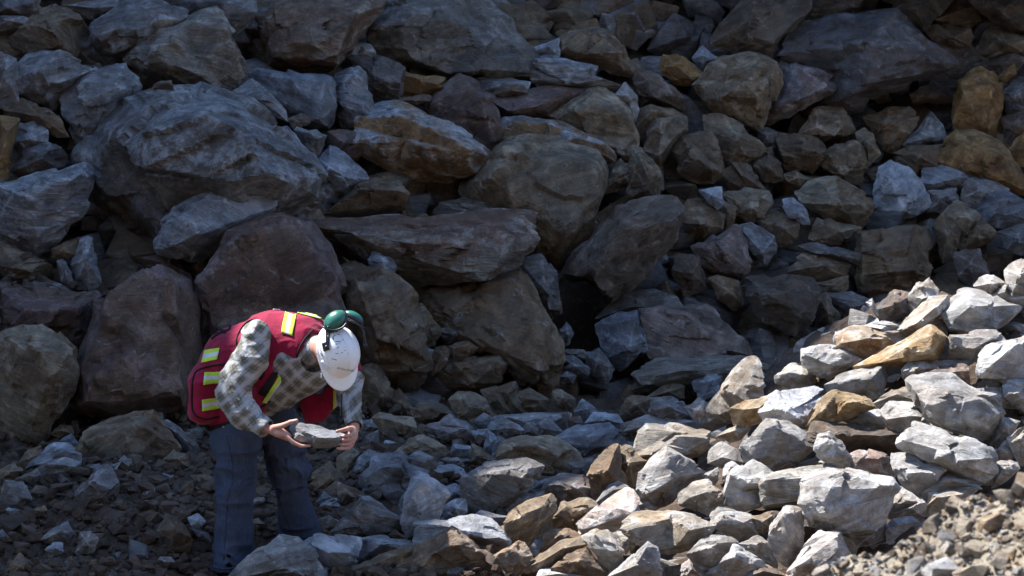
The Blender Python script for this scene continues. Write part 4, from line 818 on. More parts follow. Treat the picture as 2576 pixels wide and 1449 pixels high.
def build_rocks():
    R = parse()
    keys = {}
    for i, k in enumerate(R):
        rg = k['ring']
        x, y = rg[:, 0], rg[:, 1]
        area = .5 * abs((x * np.roll(y, -1) - y * np.roll(x, -1)).sum())
        k['c'] = rg.mean(0); k['area'] = area
        w, h = np.ptp(x), np.ptp(y)
        s = math.sqrt(area)
        k['noun'] = 'boulder' if s > 130 else ('rock' if s > 55 else 'stone')
        k['shape'] = 'upright' if h > 1.45 * w else ('flat' if w > 2.0 * h else '')
        best = min(MARKS, key=lambda m: math.hypot(m[1] - k['c'][0], m[2] - k['c'][1]))
        a = math.degrees(math.atan2(k['c'][1] - best[2], k['c'][0] - best[1])) % 360
        k['dist'] = math.hypot(best[1] - k['c'][0], best[2] - k['c'][1])
        k['rel'] = DIRS[int(((a + 22.5) % 360) // 45)] + ' ' + best[0]
        if not k['lab']:
            base = ' '.join(t for t in (k['shape'], TONE[k['mat']], k['noun']) if t)
            k['base'] = base
            keys.setdefault((base, k['rel']), []).append(k)
    for (base, rel), lst in keys.items():
        lst.sort(key=lambda q: q['dist'])
        for j, q in enumerate(lst):
            q['lab'] = base + ' ' + rel if len(lst) == 1 else '%s, %s of %d %s' % (base, ORD[j], len(lst), rel)
    for i, k in enumerate(R):
        rng = np.random.RandomState(1000 + i)
        rg = k['ring']; cx, cy = k['c']
        gr = 1.04 if k['mat'] in LIT else (1.12 if cy > 1040 and cx > 850 else 1.06)
        rg = simplify(rg, (.022 if 'h' in k['opt'] else .055) * math.sqrt(k['area']))
        rg = (rg - k['c']) * gr + k['c']
        top, bot = rg[:, 1].min(), rg[:, 1].max()
        va = bot - (.28 if cy < 1000 else .12) * (bot - top)
        D0 = depth_at(cx, min(va, 1440), cy)
        size = math.sqrt(k['area']) * MPP * D0
        D = D0 + .12 * size - k['off'] - (.22 * size if cy < 1000 else .12 * size)
        if cx < 820 and cy > 1040: D -= .13
        size = math.sqrt(k['area']) * MPP * D
        pts = []
        hh = max(bot - top, 1); ww = max(np.ptp(rg[:, 0]), 1)
        at_, ab_, sk = rng.uniform(.5, .8), rng.uniform(.08, .3), rng.uniform(-.28, .28)
        for (u, v) in rg:
            rel = ((top + bot) / 2 - v) / hh * 2
            pts.append(at(u, v, D + size * ((at_ * rel if rel > 0 else -ab_ * rel) + sk * (u - cx) / ww * 2 + rng.uniform(-.006, .006))))
        for (u, v, f) in k['f']:
            pts.append(at(u, v, D - f * 1.9 * size + size * sk * (u - cx) / ww * 2))
        for (u, v) in rg[::1]:
            uu, vv = cx + (u - cx) * .72, cy + (v - cy) * .72
            pts.append(at(uu, vv, D + min(.8 * size, .9) * rng.uniform(.75, 1.05)))
        pts = np.array(pts)
        lev = 6 if 'hh' in k['opt'] else (5 if 'h' in k['opt'] else (5 if k['area'] > 5000 else 4))
        mat = k['mat']
        foli = None
        if mat in ('layer', 'layerl', 'rusty'):
            foli = np.array([.08, .25, .96]) + rng.normal(size=3) * .08
        elif mat in ('bigg', 'bigt', 'purple'):
            foli = np.array([-.35, .3, .88]) + rng.normal(size=3) * .1
        if foli is None:
            foli = np.array([rng.uniform(-.7, .7), rng.uniform(-.4, .6), 1.0])
        foli = foli / np.linalg.norm(foli)
        c, p, F, fid, rnd, N, nh = rock_geo(pts, size, rng, lev, cuts=1, rough=1.0, foli=foli, ndep=.07 if 'h' in k['opt'] else .11, notches=5 if size > .6 else (3 if size > .25 else 1))
        # the mesh's own axes follow the layering of the stone (local Z = across the layers)
        zq = Vector(foli).to_track_quat('Z', 'Y') @ Quaternion((0, 0, 1), rng.uniform(0, 6.28))
        Rm = np.array(zq.to_matrix())
        loc = p @ Rm
        o = mesh_obj(k['noun'] if k['shape'] != 'flat' or k['noun'] != 'boulder' else 'rock_slab', loc, F, M[mat], smooth=True, sharp=22)
        o.location = c; o.rotation_euler = zq.to_euler()
        st = rnd.copy() ** 2.0
        if 'R' in k['opt']:
            nz = N[:, 2]
            st = np.where(nz < .6, 1.0, 0.0)
            st = np.where(N[:, 1] > .3, 0, st)
        if mat == 'rusty':
            st = np.where(N[:, 2] > .25, .8, .1)
        if mat in ('bigg',):
            st = np.where((N[:, 1] < -.55) & (N[:, 2] < .5), .75, .05)
        vattr(o, 'stain', st[fid])
        tn = np.random.RandomState(i).uniform(.2, .8, len(N))
        vattr(o, 'tone', tn[fid])
        vattr(o, 'worn', EDGE)
        tag(o, k['lab'], k['noun'], 'broken rocks of the quarry rockfall')
build_rocks()

# ------------------------------------------------------------------ ground sheet
def ground_mat():
    k = NT('brown_quarry_dirt')
    tc = k.n('ShaderNodeTexCoord').outputs['Object']
    a = k.noise(tc, 1.6, 5, .65); b = k.noise(tc, 11, 6, .75); c = k.noise(tc, 60, 4, .75)
    col = k.mix(k.ramp(a, .4, .62), (.055, .032, .019), (.10, .064, .041))
    col = k.mix(k.ramp(b, .5, .7), col, (.15, .125, .10))
    col = k.mix(k.math('MULTIPLY', k.ramp(c, .58, .7), .6), col, (.22, .21, .20))
    k.l(col, k.b.inputs['Base Color'])
    k.b.inputs['Roughness'].default_value = .95
    n = k.bump(k.math('ADD', b, k.math('MULTIPLY', c, .4)), .05, .9)
    k.l(n, k.b.inputs['Normal'])
    return k.m
M_DIRT = ground_mat()
def dirt_mask(x, y):
    return sstep(.15, -.55, x) * sstep(19.6, 18.6, y)
def build_ground():
    xs = np.concatenate([np.linspace(-60, -8, 14), np.linspace(-7, -3.6, 20)[:-1], np.arange(-3.6, 3.8, .035), np.linspace(4, 8, 20), np.linspace(10, 60, 14)])
    ys = np.concatenate([np.linspace(-30, 10, 14), np.linspace(10.5, 14.6, 20)[:-1], np.arange(14.6, 20.5, .035), np.arange(20.6, 28.5, .16), np.linspace(29, 90, 16)])
    X, Y = np.meshgrid(xs, ys)
    Z = ground_z(X, Y)
    q = np.stack([X.ravel(), Y.ravel(), np.zeros(X.size)], 1)
    dm = dirt_mask(X, Y)
    lump = fbm(q * 1.7, 3).reshape(X.shape) * .10
    n2 = vnoise(q * 7); n2 = (1 - np.abs(n2)).reshape(X.shape) * .06
    n3 = vnoise(q * 19).reshape(X.shape) * .028
    fine = (X > -4) & (X < 4) & (Y > 14) & (Y < 21)
    Z = Z + lump + fine * (n2 + n3) - .02 - .17 * (1 - dm) - .42 * sstep(0, .5, Y - np.interp(X, YS_X, YS_Y)) - .8 * np.exp(-((X - .50) / .28) ** 2 - ((Y - 21.0) / .5) ** 2)
    V = np.stack([X.ravel(), Y.ravel(), Z.ravel()], 1)
    ny, nx = X.shape
    idx = np.arange(nx * ny).reshape(ny, nx)
    F = np.stack([idx[:-1, :-1].ravel(), idx[:-1, 1:].ravel(), idx[1:, 1:].ravel(), idx[1:, :-1].ravel()], 1)
    o = mesh_obj('ground', V, F, M_DIRT)
    tag(o, 'brown earth ground under the broken rock', 'ground', kind='structure')
build_ground()

# ------------------------------------------------------------------ unseen cliff, its profile shaped to cast the shadow edge
def build_shade_cliff():
    """unseen rock mass at the left, end profile drawn to give the wanted shadow"""
    m = M['brown']
    base = np.array([(14.0, -2.0), (15.4, 4.0), (17.0, 9.0), (18.0, 12.9), (18.2, 13.5), (18.80, 13.93), (18.93, 14.45), (19.9, 15.1), (20.7, 16.7),
                     (21.4, 18.6), (22.8, 21.5), (24.5, 24.5), (27.0, 29.0), (28.5, 31.0)])  # steps placed so the shadow edge crosses the worker and ground
    ts = np.linspace(0, 1, 90)
    acc = np.concatenate([[0], np.cumsum(np.linalg.norm(np.diff(base, axis=0), axis=1))]); acc /= acc[-1]
    py = np.interp(ts, acc, base[:, 0]); pz = np.interp(ts, acc, base[:, 1])
    # end face (grid x by profile), then top going back, right flank (x = -9)
    xs = np.linspace(-9, -40, 60)
    V = []; F = []
    X, T = np.meshgrid(xs, np.arange(90))
    Yg = py[T.astype(int)]; Zg = pz[T.astype(int)]
    q = np.stack([X.ravel(), Yg.ravel(), Zg.ravel()], 1)
    Yg = Yg + (fbm(q * .5, 3).reshape(X.shape) * 1.2 + 1.0) * sstep(-9.0, -12, X) + (vnoise(q * 1.7).reshape(X.shape) * .10)
    V = np.stack([X.ravel(), Yg.ravel(), Zg.ravel()], 1)
    def grid(nr, nc, off):
        idx = np.arange(nr * nc).reshape(nr, nc) + off
        return np.stack([idx[:-1, :-1].ravel(), idx[:-1, 1:].ravel(), idx[1:, 1:].ravel(), idx[1:, :-1].ravel()], 1)
    F = [grid(90, 60, 0)]
    # right flank running back from the edge
    ds = np.concatenate([[0], np.cumsum(np.linspace(.4, 3.0, 30))])
    Dg, T2 = np.meshgrid(ds, np.arange(90))
    Y2 = Yg[:, 0][T2] + Dg; Z2 = pz[T2]; 
    q2 = np.stack([Y2.ravel() * 0 + 3, Y2.ravel(), Z2.ravel()], 1)
    X2 = -9 + (fbm(q2 * .35, 3).reshape(Y2.shape) * 1.3 - .9) * sstep(0, 3, Dg)
    n0 = len(V)
    V = np.vstack([V, np.stack([X2.ravel(), Y2.ravel(), Z2.ravel()], 1)])
    F.append(grid(90, len(ds), n0)[:, ::-1])
    # top
    xt = xs; Dt, Xt = np.meshgrid(ds, xt)
    yt = np.interp(-Xt.ravel(), -xs, Yg[-1, :]).reshape(Xt.shape)
    n1 = len(V)
    qq = np.stack([Xt.ravel(), (yt + Dt).ravel(), Xt.ravel() * 0], 1)
    Zt = pz[-1] + fbm(qq * .3, 2).reshape(Xt.shape) * .8 * sstep(0, 3, Dt)
    V = np.vstack([V, np.stack([Xt.ravel(), (yt + Dt).ravel(), Zt.ravel()], 1)])
    F.append(grid(len(xt), len(ds), n1))
    o = mesh_obj('shade_cliff', V, np.vstack(F), m, smooth=True, sharp=30)
    vattr(o, 'stain', np.full(len(V), .3)); vattr(o, 'tone', np.full(len(V), .5))
    tag(o, 'unseen high brown cliff at left, shaped to cast the shade', 'cliff', kind='structure')
build_shade_cliff()
def build_light_walls():  # rock walls put in for their effect on the light
    """unseen walls: one behind the camera dims the fronts, one at right bounces warm light"""
    for name, lab, p0, p1, h, m in (('pit_wall', 'unseen quarry face behind the camera, raised to dim the front light', (-45, -16), (34, -20), 22, 'brown'),
                                    ('pit_side_wall', 'unseen rock face added at right to bounce warm light', (25, -22), (21, 60), 6, 'brown')):
        n = 90; k = 24
        V = []
        d = np.array(p1, float) - p0; L = np.linalg.norm(d); t = d / L; nrm = np.array([-t[1], t[0]])
        for j in range(k + 6):
            for i in range(n):
                a = i / (n - 1) * L
                z = -3 + min(j, k) / k * (h + 3)
                out = -(min(j, k) / k) * 3.0 - max(0, j - k) * 3
                q = np.array([[a * .3, z * .3, 5.0 + len(name)]])
                off = fbm(q, 3)[0] * 2.2
                x, y = np.array(p0) + t * a + nrm * (out + off)
                V.append((x, y, z + fbm(q * .6 + 7, 2)[0] * (1.5 if j >= k else 0)))
        idx = np.arange(n * (k + 6)).reshape(k + 6, n)
        F = np.stack([idx[:-1, :-1].ravel(), idx[:-1, 1:].ravel(), idx[1:, 1:].ravel(), idx[1:, :-1].ravel()], 1)
        o = mesh_obj(name, V, F, M[m], smooth=False)
        vattr(o, 'stain', np.full(len(V), .3)); vattr(o, 'tone', np.full(len(V), .5))
        tag(o, lab, 'cliff', kind='structure')
build_light_walls()
def build_shade_ledge():  # overhang put in to block skylight above the slope
    """rock overhang added out of view, to shade the upper right of the slope"""
    bm = bmesh.new()
    rng = np.random.RandomState(8)
    outline = [(-.6, 25.4), (.4, 23.8), (1.6, 22.7), (3.0, 22.3), (5.0, 21.9), (9.0, 21.5), (14.0, 24.0), (14.0, 31.0), (-1.5, 31.0)]
    rings = []
    for z, gr in ((3.95, .0), (4.7, .25), (6.0, .1), (7.4, -.5), (9.5, -1.4)):
        rings.append([bm.verts.new((x + rng.uniform(-.2, .2), y - gr * (1 if y < 30 else 0) + rng.uniform(-.15, .15), z + (.12 * (x - 3) if z < 5 else 0) * 0 + rng.uniform(-.1, .12))) for x, y in outline])
    n = len(outline)
    for a, b_ in zip(rings[:-1], rings[1:]):
        for i in range(n): bm.faces.new((a[i], a[(i + 1) % n], b_[(i + 1) % n], b_[i]))
    bm.faces.new(rings[0][::-1]); bm.faces.new(rings[-1])
    bmesh.ops.triangulate(bm, faces=bm.faces[:])
    bmesh.ops.subdivide_edges(bm, edges=bm.edges[:], cuts=5, use_grid_fill=True)
    bm.verts.index_update()
    V = np.array([v.co[:] for v in bm.verts]); F = np.array([[v.index for v in f.verts] for f in bm.faces if len(f.verts) == 3])
    bm.free()
    V = V + np.stack([vnoise(V * 1.3), vnoise(V * 1.3 + 20), vnoise(V * 1.3 + 40)], 1) * .16
    o = mesh_obj('shade_ledge', V, F, M['darkr'], smooth=True, sharp=25)
    vattr(o, 'stain', np.full(len(V), .4)); vattr(o, 'tone', np.full(len(V), .5))
    tag(o, 'unseen rock ledge added to shade the upper right of the slope', 'cliff', kind='structure')
build_shade_ledge()

# ------------------------------------------------------------------ rubble and gravel: countless small stones
def scatter(name, label, cat, pos, sizes, mats, seed, squash=.75, lev=2, rough=.18):
    rng = np.random.RandomState(seed)
    n = len(pos)
    # broken shards: hulls of jittered block corners
    protos = []
    for k in range(24):
        c8 = np.array([(x, y, z) for x in (-1, 1) for y in (-1, 1) for z in (-1, 1)], float)
        pts = c8 * rng.uniform(.45, 1.0, (8, 3)) + rng.normal(size=(8, 3)) * .12
        ex = rng.normal(size=(3, 3)); ex = ex / np.linalg.norm(ex, axis=1)[:, None] * 1.05
        bm = bmesh.new()
        for p in np.vstack([pts, ex]): bm.verts.new(p)
        r_ = bmesh.ops.convex_hull(bm, input=bm.verts)
        bmesh.ops.delete(bm, geom=[v for v in bm.verts if not v.link_faces], context='VERTS')
        bmesh.ops.bevel(bm, geom=bm.edges[:], offset=.05, segments=1, affect='EDGES')
        bmesh.ops.triangulate(bm, faces=bm.faces[:])
        bm.verts.index_update()
        protos.append((np.array([v.co[:] for v in bm.verts]), np.array([[v.index for v in f.verts] for f in bm.faces])))
        bm.free()
    pid = rng.randint(0, 24, n)
    sc = sizes[:, None] * np.stack([rng.uniform(.8, 1.4, n), rng.uniform(.6, 1.0, n), rng.uniform(.4, .85, n)], 1)
    az, tx = rng.uniform(0, 6.283, n), rng.uniform(-.8, .8, n)
    ry = rng.uniform(-.5, .5, n)
    mi_all = rng.randint(0, len(mats), n); st_all = rng.uniform(0, 1, n) ** 2; tn_all = rng.uniform(-.1, 1.2, n)
    VV, FF, MI, SS, TT = [], [], [], [], []; base = 0
    for k, (V0, F0) in enumerate(protos):
        s = np.nonzero(pid == k)[0]
        if not len(s): continue
        P = V0[None] * sc[s][:, None, :]
        c1, s1 = np.cos(tx[s])[:, None], np.sin(tx[s])[:, None]; c2, s2 = np.cos(ry[s])[:, None], np.sin(ry[s])[:, None]; c3, s3 = np.cos(az[s])[:, None], np.sin(az[s])[:, None]
        x, y, z = P[:, :, 0], P[:, :, 1], P[:, :, 2]
        y, z = y * c1 - z * s1, y * s1 + z * c1
        x, z = x * c2 + z * s2, z * c2 - x * s2
        x, y = x * c3 - y * s3, x * s3 + y * c3
        P = np.stack([x, y, z], 2) + pos[s][:, None, :]
        nv = len(V0)
        VV.append(P.reshape(-1, 3)); FF.append((F0[None] + (np.arange(len(s)) * nv)[:, None, None]).reshape(-1, 3) + base); base += nv * len(s)
        MI.append(np.repeat(mi_all[s], len(F0))); SS.append(np.repeat(st_all[s], nv)); TT.append(np.repeat(tn_all[s], nv))
    o = mesh_obj(name, np.vstack(VV), np.vstack(FF), mats, smooth=True, sharp=28)
    o.data.polygons.foreach_set('material_index', np.concatenate(MI).astype(np.int32))
    vattr(o, 'stain', np.concatenate(SS)); vattr(o, 'tone', np.concatenate(TT))
    tag(o, label, cat, kind='stuff')
    return o

def build_stuff():
    rng = np.random.RandomState(5)
    # rubble in the gaps of the wall and the heap
    n = 4200
    x = rng.uniform(-4.2, 4.6, n); y = rng.uniform(15.2, 26.5, n)
    z = ground_z(x, y)
    s = rng.uniform(.05, .17, n)
    wall = y > np.interp(x, YS_X, YS_Y)
    hole = (np.abs(x - .50) < .26) & (np.abs(y - 21.0) < .6)
    s = np.where(wall, s * 1.5, s)
    keep = (dirt_mask(x, y) < .3) & ~hole
    lit = (x > .25 + (y - 15) * .12) & (y < 18.2)  # stones in the sunlit zone get the lightened mixes
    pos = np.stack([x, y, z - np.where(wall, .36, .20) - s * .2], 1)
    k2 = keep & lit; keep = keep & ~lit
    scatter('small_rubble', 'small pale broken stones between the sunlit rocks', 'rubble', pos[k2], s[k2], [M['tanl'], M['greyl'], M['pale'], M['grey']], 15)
    xo = rng.uniform(3.15, 6.5, 420); yo = rng.uniform(14.2, 19.0, 420); so_ = rng.uniform(.08, .26, 420)
    scatter('heap_rubble', 'pale broken stones of the heap beyond the right edge', 'rubble', np.stack([xo, yo, ground_z(xo, yo) - .05], 1), so_, [M['pale'], M['greyl'], M['tanl']], 19)
    hi = keep & (y > 23.3); keep = keep & ~hi; hi_pos, hi_s = pos[hi], s[hi]  # the highest stones take darker mixes in place of the overhang's shade
    pos = pos[keep]
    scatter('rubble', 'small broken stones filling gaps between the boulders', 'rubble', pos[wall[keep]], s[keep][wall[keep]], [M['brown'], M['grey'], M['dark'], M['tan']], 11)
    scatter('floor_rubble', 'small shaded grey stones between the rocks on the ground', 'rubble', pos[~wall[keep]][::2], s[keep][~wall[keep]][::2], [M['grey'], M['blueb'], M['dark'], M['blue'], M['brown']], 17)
    scatter('loose_rubble', 'broken stones high on the slope, colour darkened for the shade', 'rubble', hi_pos, hi_s, [M['darkr'], M['dark'], M['darkb'], M['darkr']], 16)
    # gravel on the dirt
    n = 5200
    x = rng.uniform(-3.7, .5, n); y = rng.uniform(15.0, 19.6, n)
    w = dirt_mask(x, y) * (.25 + .9 * (vnoise(np.stack([x * 1.3, y * 1.3, x * 0], 1)) > -.1))
    keep = rng.uniform(0, 1, n) < w
    s = .007 + .07 * rng.uniform(0, 1, n) ** 4.0
    q = np.stack([x, y, x * 0], 1)
    z = ground_z(x, y) + fbm(q * 1.7, 3) * .10 + (1 - np.abs(vnoise(q * 7))) * .06 + vnoise(q * 19) * .028 - .02
    pos = np.stack([x, y, z + s * .3], 1)[keep]
    scatter('gravel', 'grey gravel scattered over the brown dirt at lower left', 'gravel', pos[::3], s[keep][::3], [M['grey'], M['dark'], M['earth'], M['earth'], M['earth']], 12)
    n = 13000
    x = rng.uniform(-3.7, .3, n); y = rng.uniform(15.2, 19.4, n)
    w = dirt_mask(x, y)
    keep = rng.uniform(0, 1, n) < w
    s = .006 + .05 * rng.uniform(0, 1, n) ** 4.5
    q = np.stack([x, y, x * 0], 1)
    z = ground_z(x, y) + fbm(q * 1.7, 3) * .10 + (1 - np.abs(vnoise(q * 7))) * .06 + vnoise(q * 19) * .028 - .02
    pos = np.stack([x, y, z + s * .25], 1)[keep]
    scatter('dirt_clods', 'crumbly brown dirt clods at lower left', 'dirt', pos, s[keep], [M_CLOD, M['earth']], 13)
def clod_mat():
    k = NT('dirt_clod')
    tc = k.n('ShaderNodeTexCoord').outputs['Object']
    b = k.noise(tc, 25, 5, .75)
    col = k.mix(k.ramp(b, .35, .7), (.05, .028, .016), (.10, .06, .036))
    k.l(col, k.b.inputs['Base Color']); k.b.inputs['Roughness'].default_value = 1.0
    k.l(k.bump(k.noise(tc, 60, 5, .8), .02, 1.0), k.b.inputs['Normal'])
    return k.m
M_CLOD = clod_mat()
build_stuff()

# ------------------------------------------------------------------ near bank of dirt and gravel, out of focus
CREST_U = [1950, 2080, 2160, 2270, 2330, 2440, 2500, 2540, 2575, 2900]
CREST_V = [1520, 1440, 1398, 1365, 1325, 1245, 1225, 1205, 1175, 1060]
BY = 8.5
def crest_z(x):
    u = 1287.5 + x / BY / .36 * 2575
    v = np.interp(u, CREST_U, CREST_V)
    v = v - (u < 1950) * 0 + np.clip(1950 - u, 0, None) * 1.2
    d2 = -math.sin(PITCH) + (724.5 - v) / 2575 * .36 * math.cos(PITCH)
    return CAMZ + d2 / math.cos(PITCH) * BY
def bank_z(x, y):
    c = crest_z(x)
    return c - .62 * np.abs(y - BY) * np.where(y > BY, 1.3, .9) - .03
def bank_mat():
    k = NT('sunlit_bank_dirt')
    tc = k.n('ShaderNodeTexCoord').outputs['Object']
    a = k.noise(tc, 3, 5, .65); b = k.noise(tc, 22, 6, .75)
    col = k.mix(k.ramp(a, .4, .62), (.24, .20, .145), (.34, .29, .22))
    col = k.mix(k.ramp(b, .55, .7), col, (.42, .36, .28))
    k.l(col, k.b.inputs['Base Color']); k.b.inputs['Roughness'].default_value = .95
    k.l(k.bump(b, .03, .9), k.b.inputs['Normal'])
    return k.m
def build_bank():
    xs = np.arange(-.2, 5.0, .025); ys = np.arange(5.5, 12.6, .035)
    X, Y = np.meshgrid(xs, ys)
    q = np.stack([X.ravel(), Y.ravel(), X.ravel() * 0], 1)
    Z = bank_z(X, Y) + fbm(q * 3, 3).reshape(X.shape) * .09 + vnoise(q * 17).reshape(X.shape) * .022 + vnoise(q * 34).reshape(X.shape) * .012
    V = np.stack([X.ravel(), Y.ravel(), Z.ravel()], 1)
    ny, nx = X.shape
    idx = np.arange(nx * ny).reshape(ny, nx)
    F = np.stack([idx[:-1, :-1].ravel(), idx[:-1, 1:].ravel(), idx[1:, 1:].ravel(), idx[1:, :-1].ravel()], 1)
    mb = bank_mat()
    o = mesh_obj('earth_bank', V, F, mb)
    tag(o, 'blurred sunlit dirt bank in the bottom right corner', 'dirt bank', kind='structure')
    rng = np.random.RandomState(3)
    n = 16000
    x = rng.uniform(.5, 2.4, n); y = rng.uniform(7.4, 8.9, n)
    s = .003 + .015 * rng.uniform(0, 1, n) ** 3 + .028 * (rng.uniform(0, 1, n) > .98)
    q = np.stack([x, y, x * 0], 1)
    z = bank_z(x, y) + fbm(q * 3, 3) * .09 + vnoise(q * 17) * .022
    scatter('bank_gravel', 'loose sunlit gravel and stones on the near dirt bank', 'gravel', np.stack([x, y, z + s * .25], 1), s,
            [M['tano'], M['tanl'], mb, M['greyl'], M['brownl']], 21)
build_bank()
# ------------------------------------------------------------------ the worker
def sdf_mesh(fn, lo, hi, h, B=12):
    lo = np.array(lo, float); hi = np.array(hi, float)
    nb = np.ceil((hi - lo) / (B * h)).astype(int)
    g = np.stack(np.meshgrid(*[np.arange(n) for n in nb], indexing='ij'), -1).reshape(-1, 3)
    ctr = lo + (g + .5) * B * h
    d = fn(ctr)
    g = g[np.abs(d) < B * h * .87 + .03]
    loc = np.stack(np.meshgrid(*[np.arange(B + 1)] * 3, indexing='ij'), -1).reshape(-1, 3)
    gi = (g[:, None, :] * B + loc[None])
    val = fn((lo + gi.reshape(-1, 3) * h)).reshape(len(g), B + 1, B + 1, B + 1)
    S = val < 0
    cor = [(a, b, c) for a in (0, 1) for b in (0, 1) for c in (0, 1)]
    cnt = sum(S[:, a:a + B, b:b + B, c:c + B].astype(np.int8) for a, b, c in cor)
    act = np.nonzero((cnt > 0) & (cnt < 8))
    bi, i, j, k = act
    P = np.zeros((len(bi), 3)); W = np.zeros(len(bi))
    for a in cor:
        for ax in range(3):
            if a[ax]: continue
            b = list(a); b[ax] = 1
            va = val[bi, i + a[0], j + a[1], k + a[2]]; vb = val[bi, i + b[0], j + b[1], k + b[2]]
            m = (va < 0) != (vb < 0)
            t = np.where(m, va / np.where(m, va - vb, 1), 0)
            q = np.tile(np.array(a, float), (len(bi), 1)); q[:, ax] += t
            P += q * m[:, None]; W += m
    P /= W[:, None]
    G = g[bi] * B + np.stack([i, j, k], 1)
    V = lo + (G + P) * h
    dims = nb * B + 2
    key = lambda q: (q[:, 0] * dims[1] + q[:, 1]) * dims[2] + q[:, 2]
    kk = key(G); order = np.argsort(kk); ks = kk[order]
    def look(q):
        x = key(q); p = np.searchsorted(ks, x); p = np.minimum(p, len(ks) - 1)
        return np.where(ks[p] == x, order[p], -1)
    F = []
    for ax in range(3):
        sl1 = [slice(0, B)] * 3; sl2 = [slice(0, B)] * 3; sl2[ax] = slice(1, B + 1)
        a = S[(slice(None),) + tuple(sl1)]; b = S[(slice(None),) + tuple(sl2)]
        e = np.nonzero(a != b)
        Ge = g[e[0]] * B + np.stack(e[1:], 1)
        o1, o2 = (ax + 1) % 3, (ax + 2) % 3
        u = np.zeros(3, int); u[o1] = 1; w = np.zeros(3, int); w[o2] = 1
        q = np.stack([look(Ge - u - w), look(Ge - w), look(Ge), look(Ge - u)], 1)
        ok = (q >= 0).all(1); q = q[ok]; flip = a[e][ok]
        q = np.where(flip[:, None], q, q[:, ::-1])
        F.append(q)
    return V, np.vstack(F)

def cap(p, a, b, ra, rb, sq=None):
    """tapered capsule; sq=(axis, k) flattens it along an axis"""
    a = np.asarray(a, float); b = np.asarray(b, float)
    if sq is not None:
        n = np.asarray(sq[0], float); n = n / np.linalg.norm(n)
        m = lambda q: q + (q @ n)[..., None] * n * (sq[1] - 1)
        p = m(p); a = m(a); b = m(b)
    ab = b - a
    t = np.clip(((p - a) @ ab) / max(ab @ ab, 1e-9), 0, 1)
    return np.linalg.norm(p - (a + t[:, None] * ab), axis=1) - (ra + (rb - ra) * t)
def ell(p, c, F_, R_, U_, r):
    q = p - c
    x = np.stack([q @ F_, q @ R_, q @ U_], 1)
    k = np.linalg.norm(x / r, axis=1)
    return (k - 1) * min(r)
def smin(a, b, k):
    h = np.clip(.5 + .5 * (b - a) / k, 0, 1)
    return b * (1 - h) + a * h - k * h * (1 - h)
def chain(p, pts, k=.03, d=None, sq=None):
    """smooth chain of joints (u,v,Y,r)"""
    J = [(at(u, v, Y), r) for u, v, Y, r in pts]
    for (a, ra), (b, rb) in zip(J[:-1], J[1:]):
        e = cap(p, a, b, ra, rb, sq)
        d = e if d is None else smin(d, e, k)
    return d

def unit(v): v = np.asarray(v, float); return v / np.linalg.norm(v)
PY = 0.0
HU = unit((.60, -.75, .25)); HF = unit(np.array((.25, -.15, -.95)) - HU * (np.array((.25, -.15, -.95)) @ HU)); HR = np.cross(HF, HU)
HC = at(838, 886, 15.34)

def fabric_mat(name, col, col2=None, rough=.9, bump=.25, scale=9):
    k = NT(name); tc = k.n('ShaderNodeTexCoord').outputs['Object']
    a = k.noise(tc, scale, 5, .65, .3); w = k.noise(tc, 260, 2, .6)
    c = k.mix(k.ramp(a, .35, .65), col, col2 or tuple(x * .72 for x in col))
    c = k.mix(k.math('MULTIPLY', k.ramp(w, .4, .7), .25), c, tuple(x * .6 for x in col))
    k.l(c, k.b.inputs['Base Color']); k.b.inputs['Roughness'].default_value = rough
    k.b.inputs['Specular IOR Level'].default_value = .2
    k.b.inputs['Sheen Weight'].default_value = .15
    h = k.math('ADD', k.math('MULTIPLY', k.noise(tc, 22, 4, .6, .8), 1.0), k.math('MULTIPLY', w, .12))
    k.l(k.bump(h, .012, bump * 2.4), k.b.inputs['Normal'])
    return k.m
def plaid_mat():
    k = NT('plaid_flannel'); tc = k.n('ShaderNodeTexCoord').outputs['Object']
    r = k.mapv(tc, (1, 1, 1), (0, math.radians(40), math.radians(15)))
    nz = k.n('ShaderNodeTexNoise'); nz.inputs['Scale'].default_value = 7; k.l(tc, nz.inputs['Vector'])
    sc = k.n('ShaderNodeVectorMath'); sc.operation = 'SCALE'; sc.inputs[3].default_value = .05; k.l(nz.outputs['Color'], sc.inputs[0])
    ad = k.n('ShaderNodeVectorMath'); ad.operation = 'ADD'; k.l(r, ad.inputs[0]); k.l(sc.outputs[0], ad.inputs[1])
    sp = k.n('ShaderNodeSeparateXYZ'); k.l(ad.outputs[0], sp.inputs[0])
    def band(s, per, a, b, ph=0):
        m = k.math('FRACT', k.math('ADD', k.math('MULTIPLY', s, 1 / per), 50.0 + ph))
        m = k.math('ABSOLUTE', k.math('SUBTRACT', m, .5))
        return k.ramp(m, a, b)
    col = (.165, .157, .128)
    for s, ph in ((sp.outputs[0], 0), (sp.outputs[2], .3)):
        col = k.mix(k.math('MULTIPLY', band(s, .072, .28, .35, ph), .62), col, (.37, .37, .38))
        col = k.mix(k.math('MULTIPLY', band(s, .072, .07, .03, ph), .5), col, (.055, .052, .042))
        col = k.mix(k.math('MULTIPLY', band(s, .072, .475, .49, ph), .7), col, (.45, .45, .45))
    k.l(col, k.b.inputs['Base Color']); k.b.inputs['Roughness'].default_value = .95
    k.b.inputs['Specular IOR Level'].default_value = .15
    k.l(k.bump(k.noise(tc, 24, 5, .6, .9), .014, .7), k.b.inputs['Normal'])
    return k.m
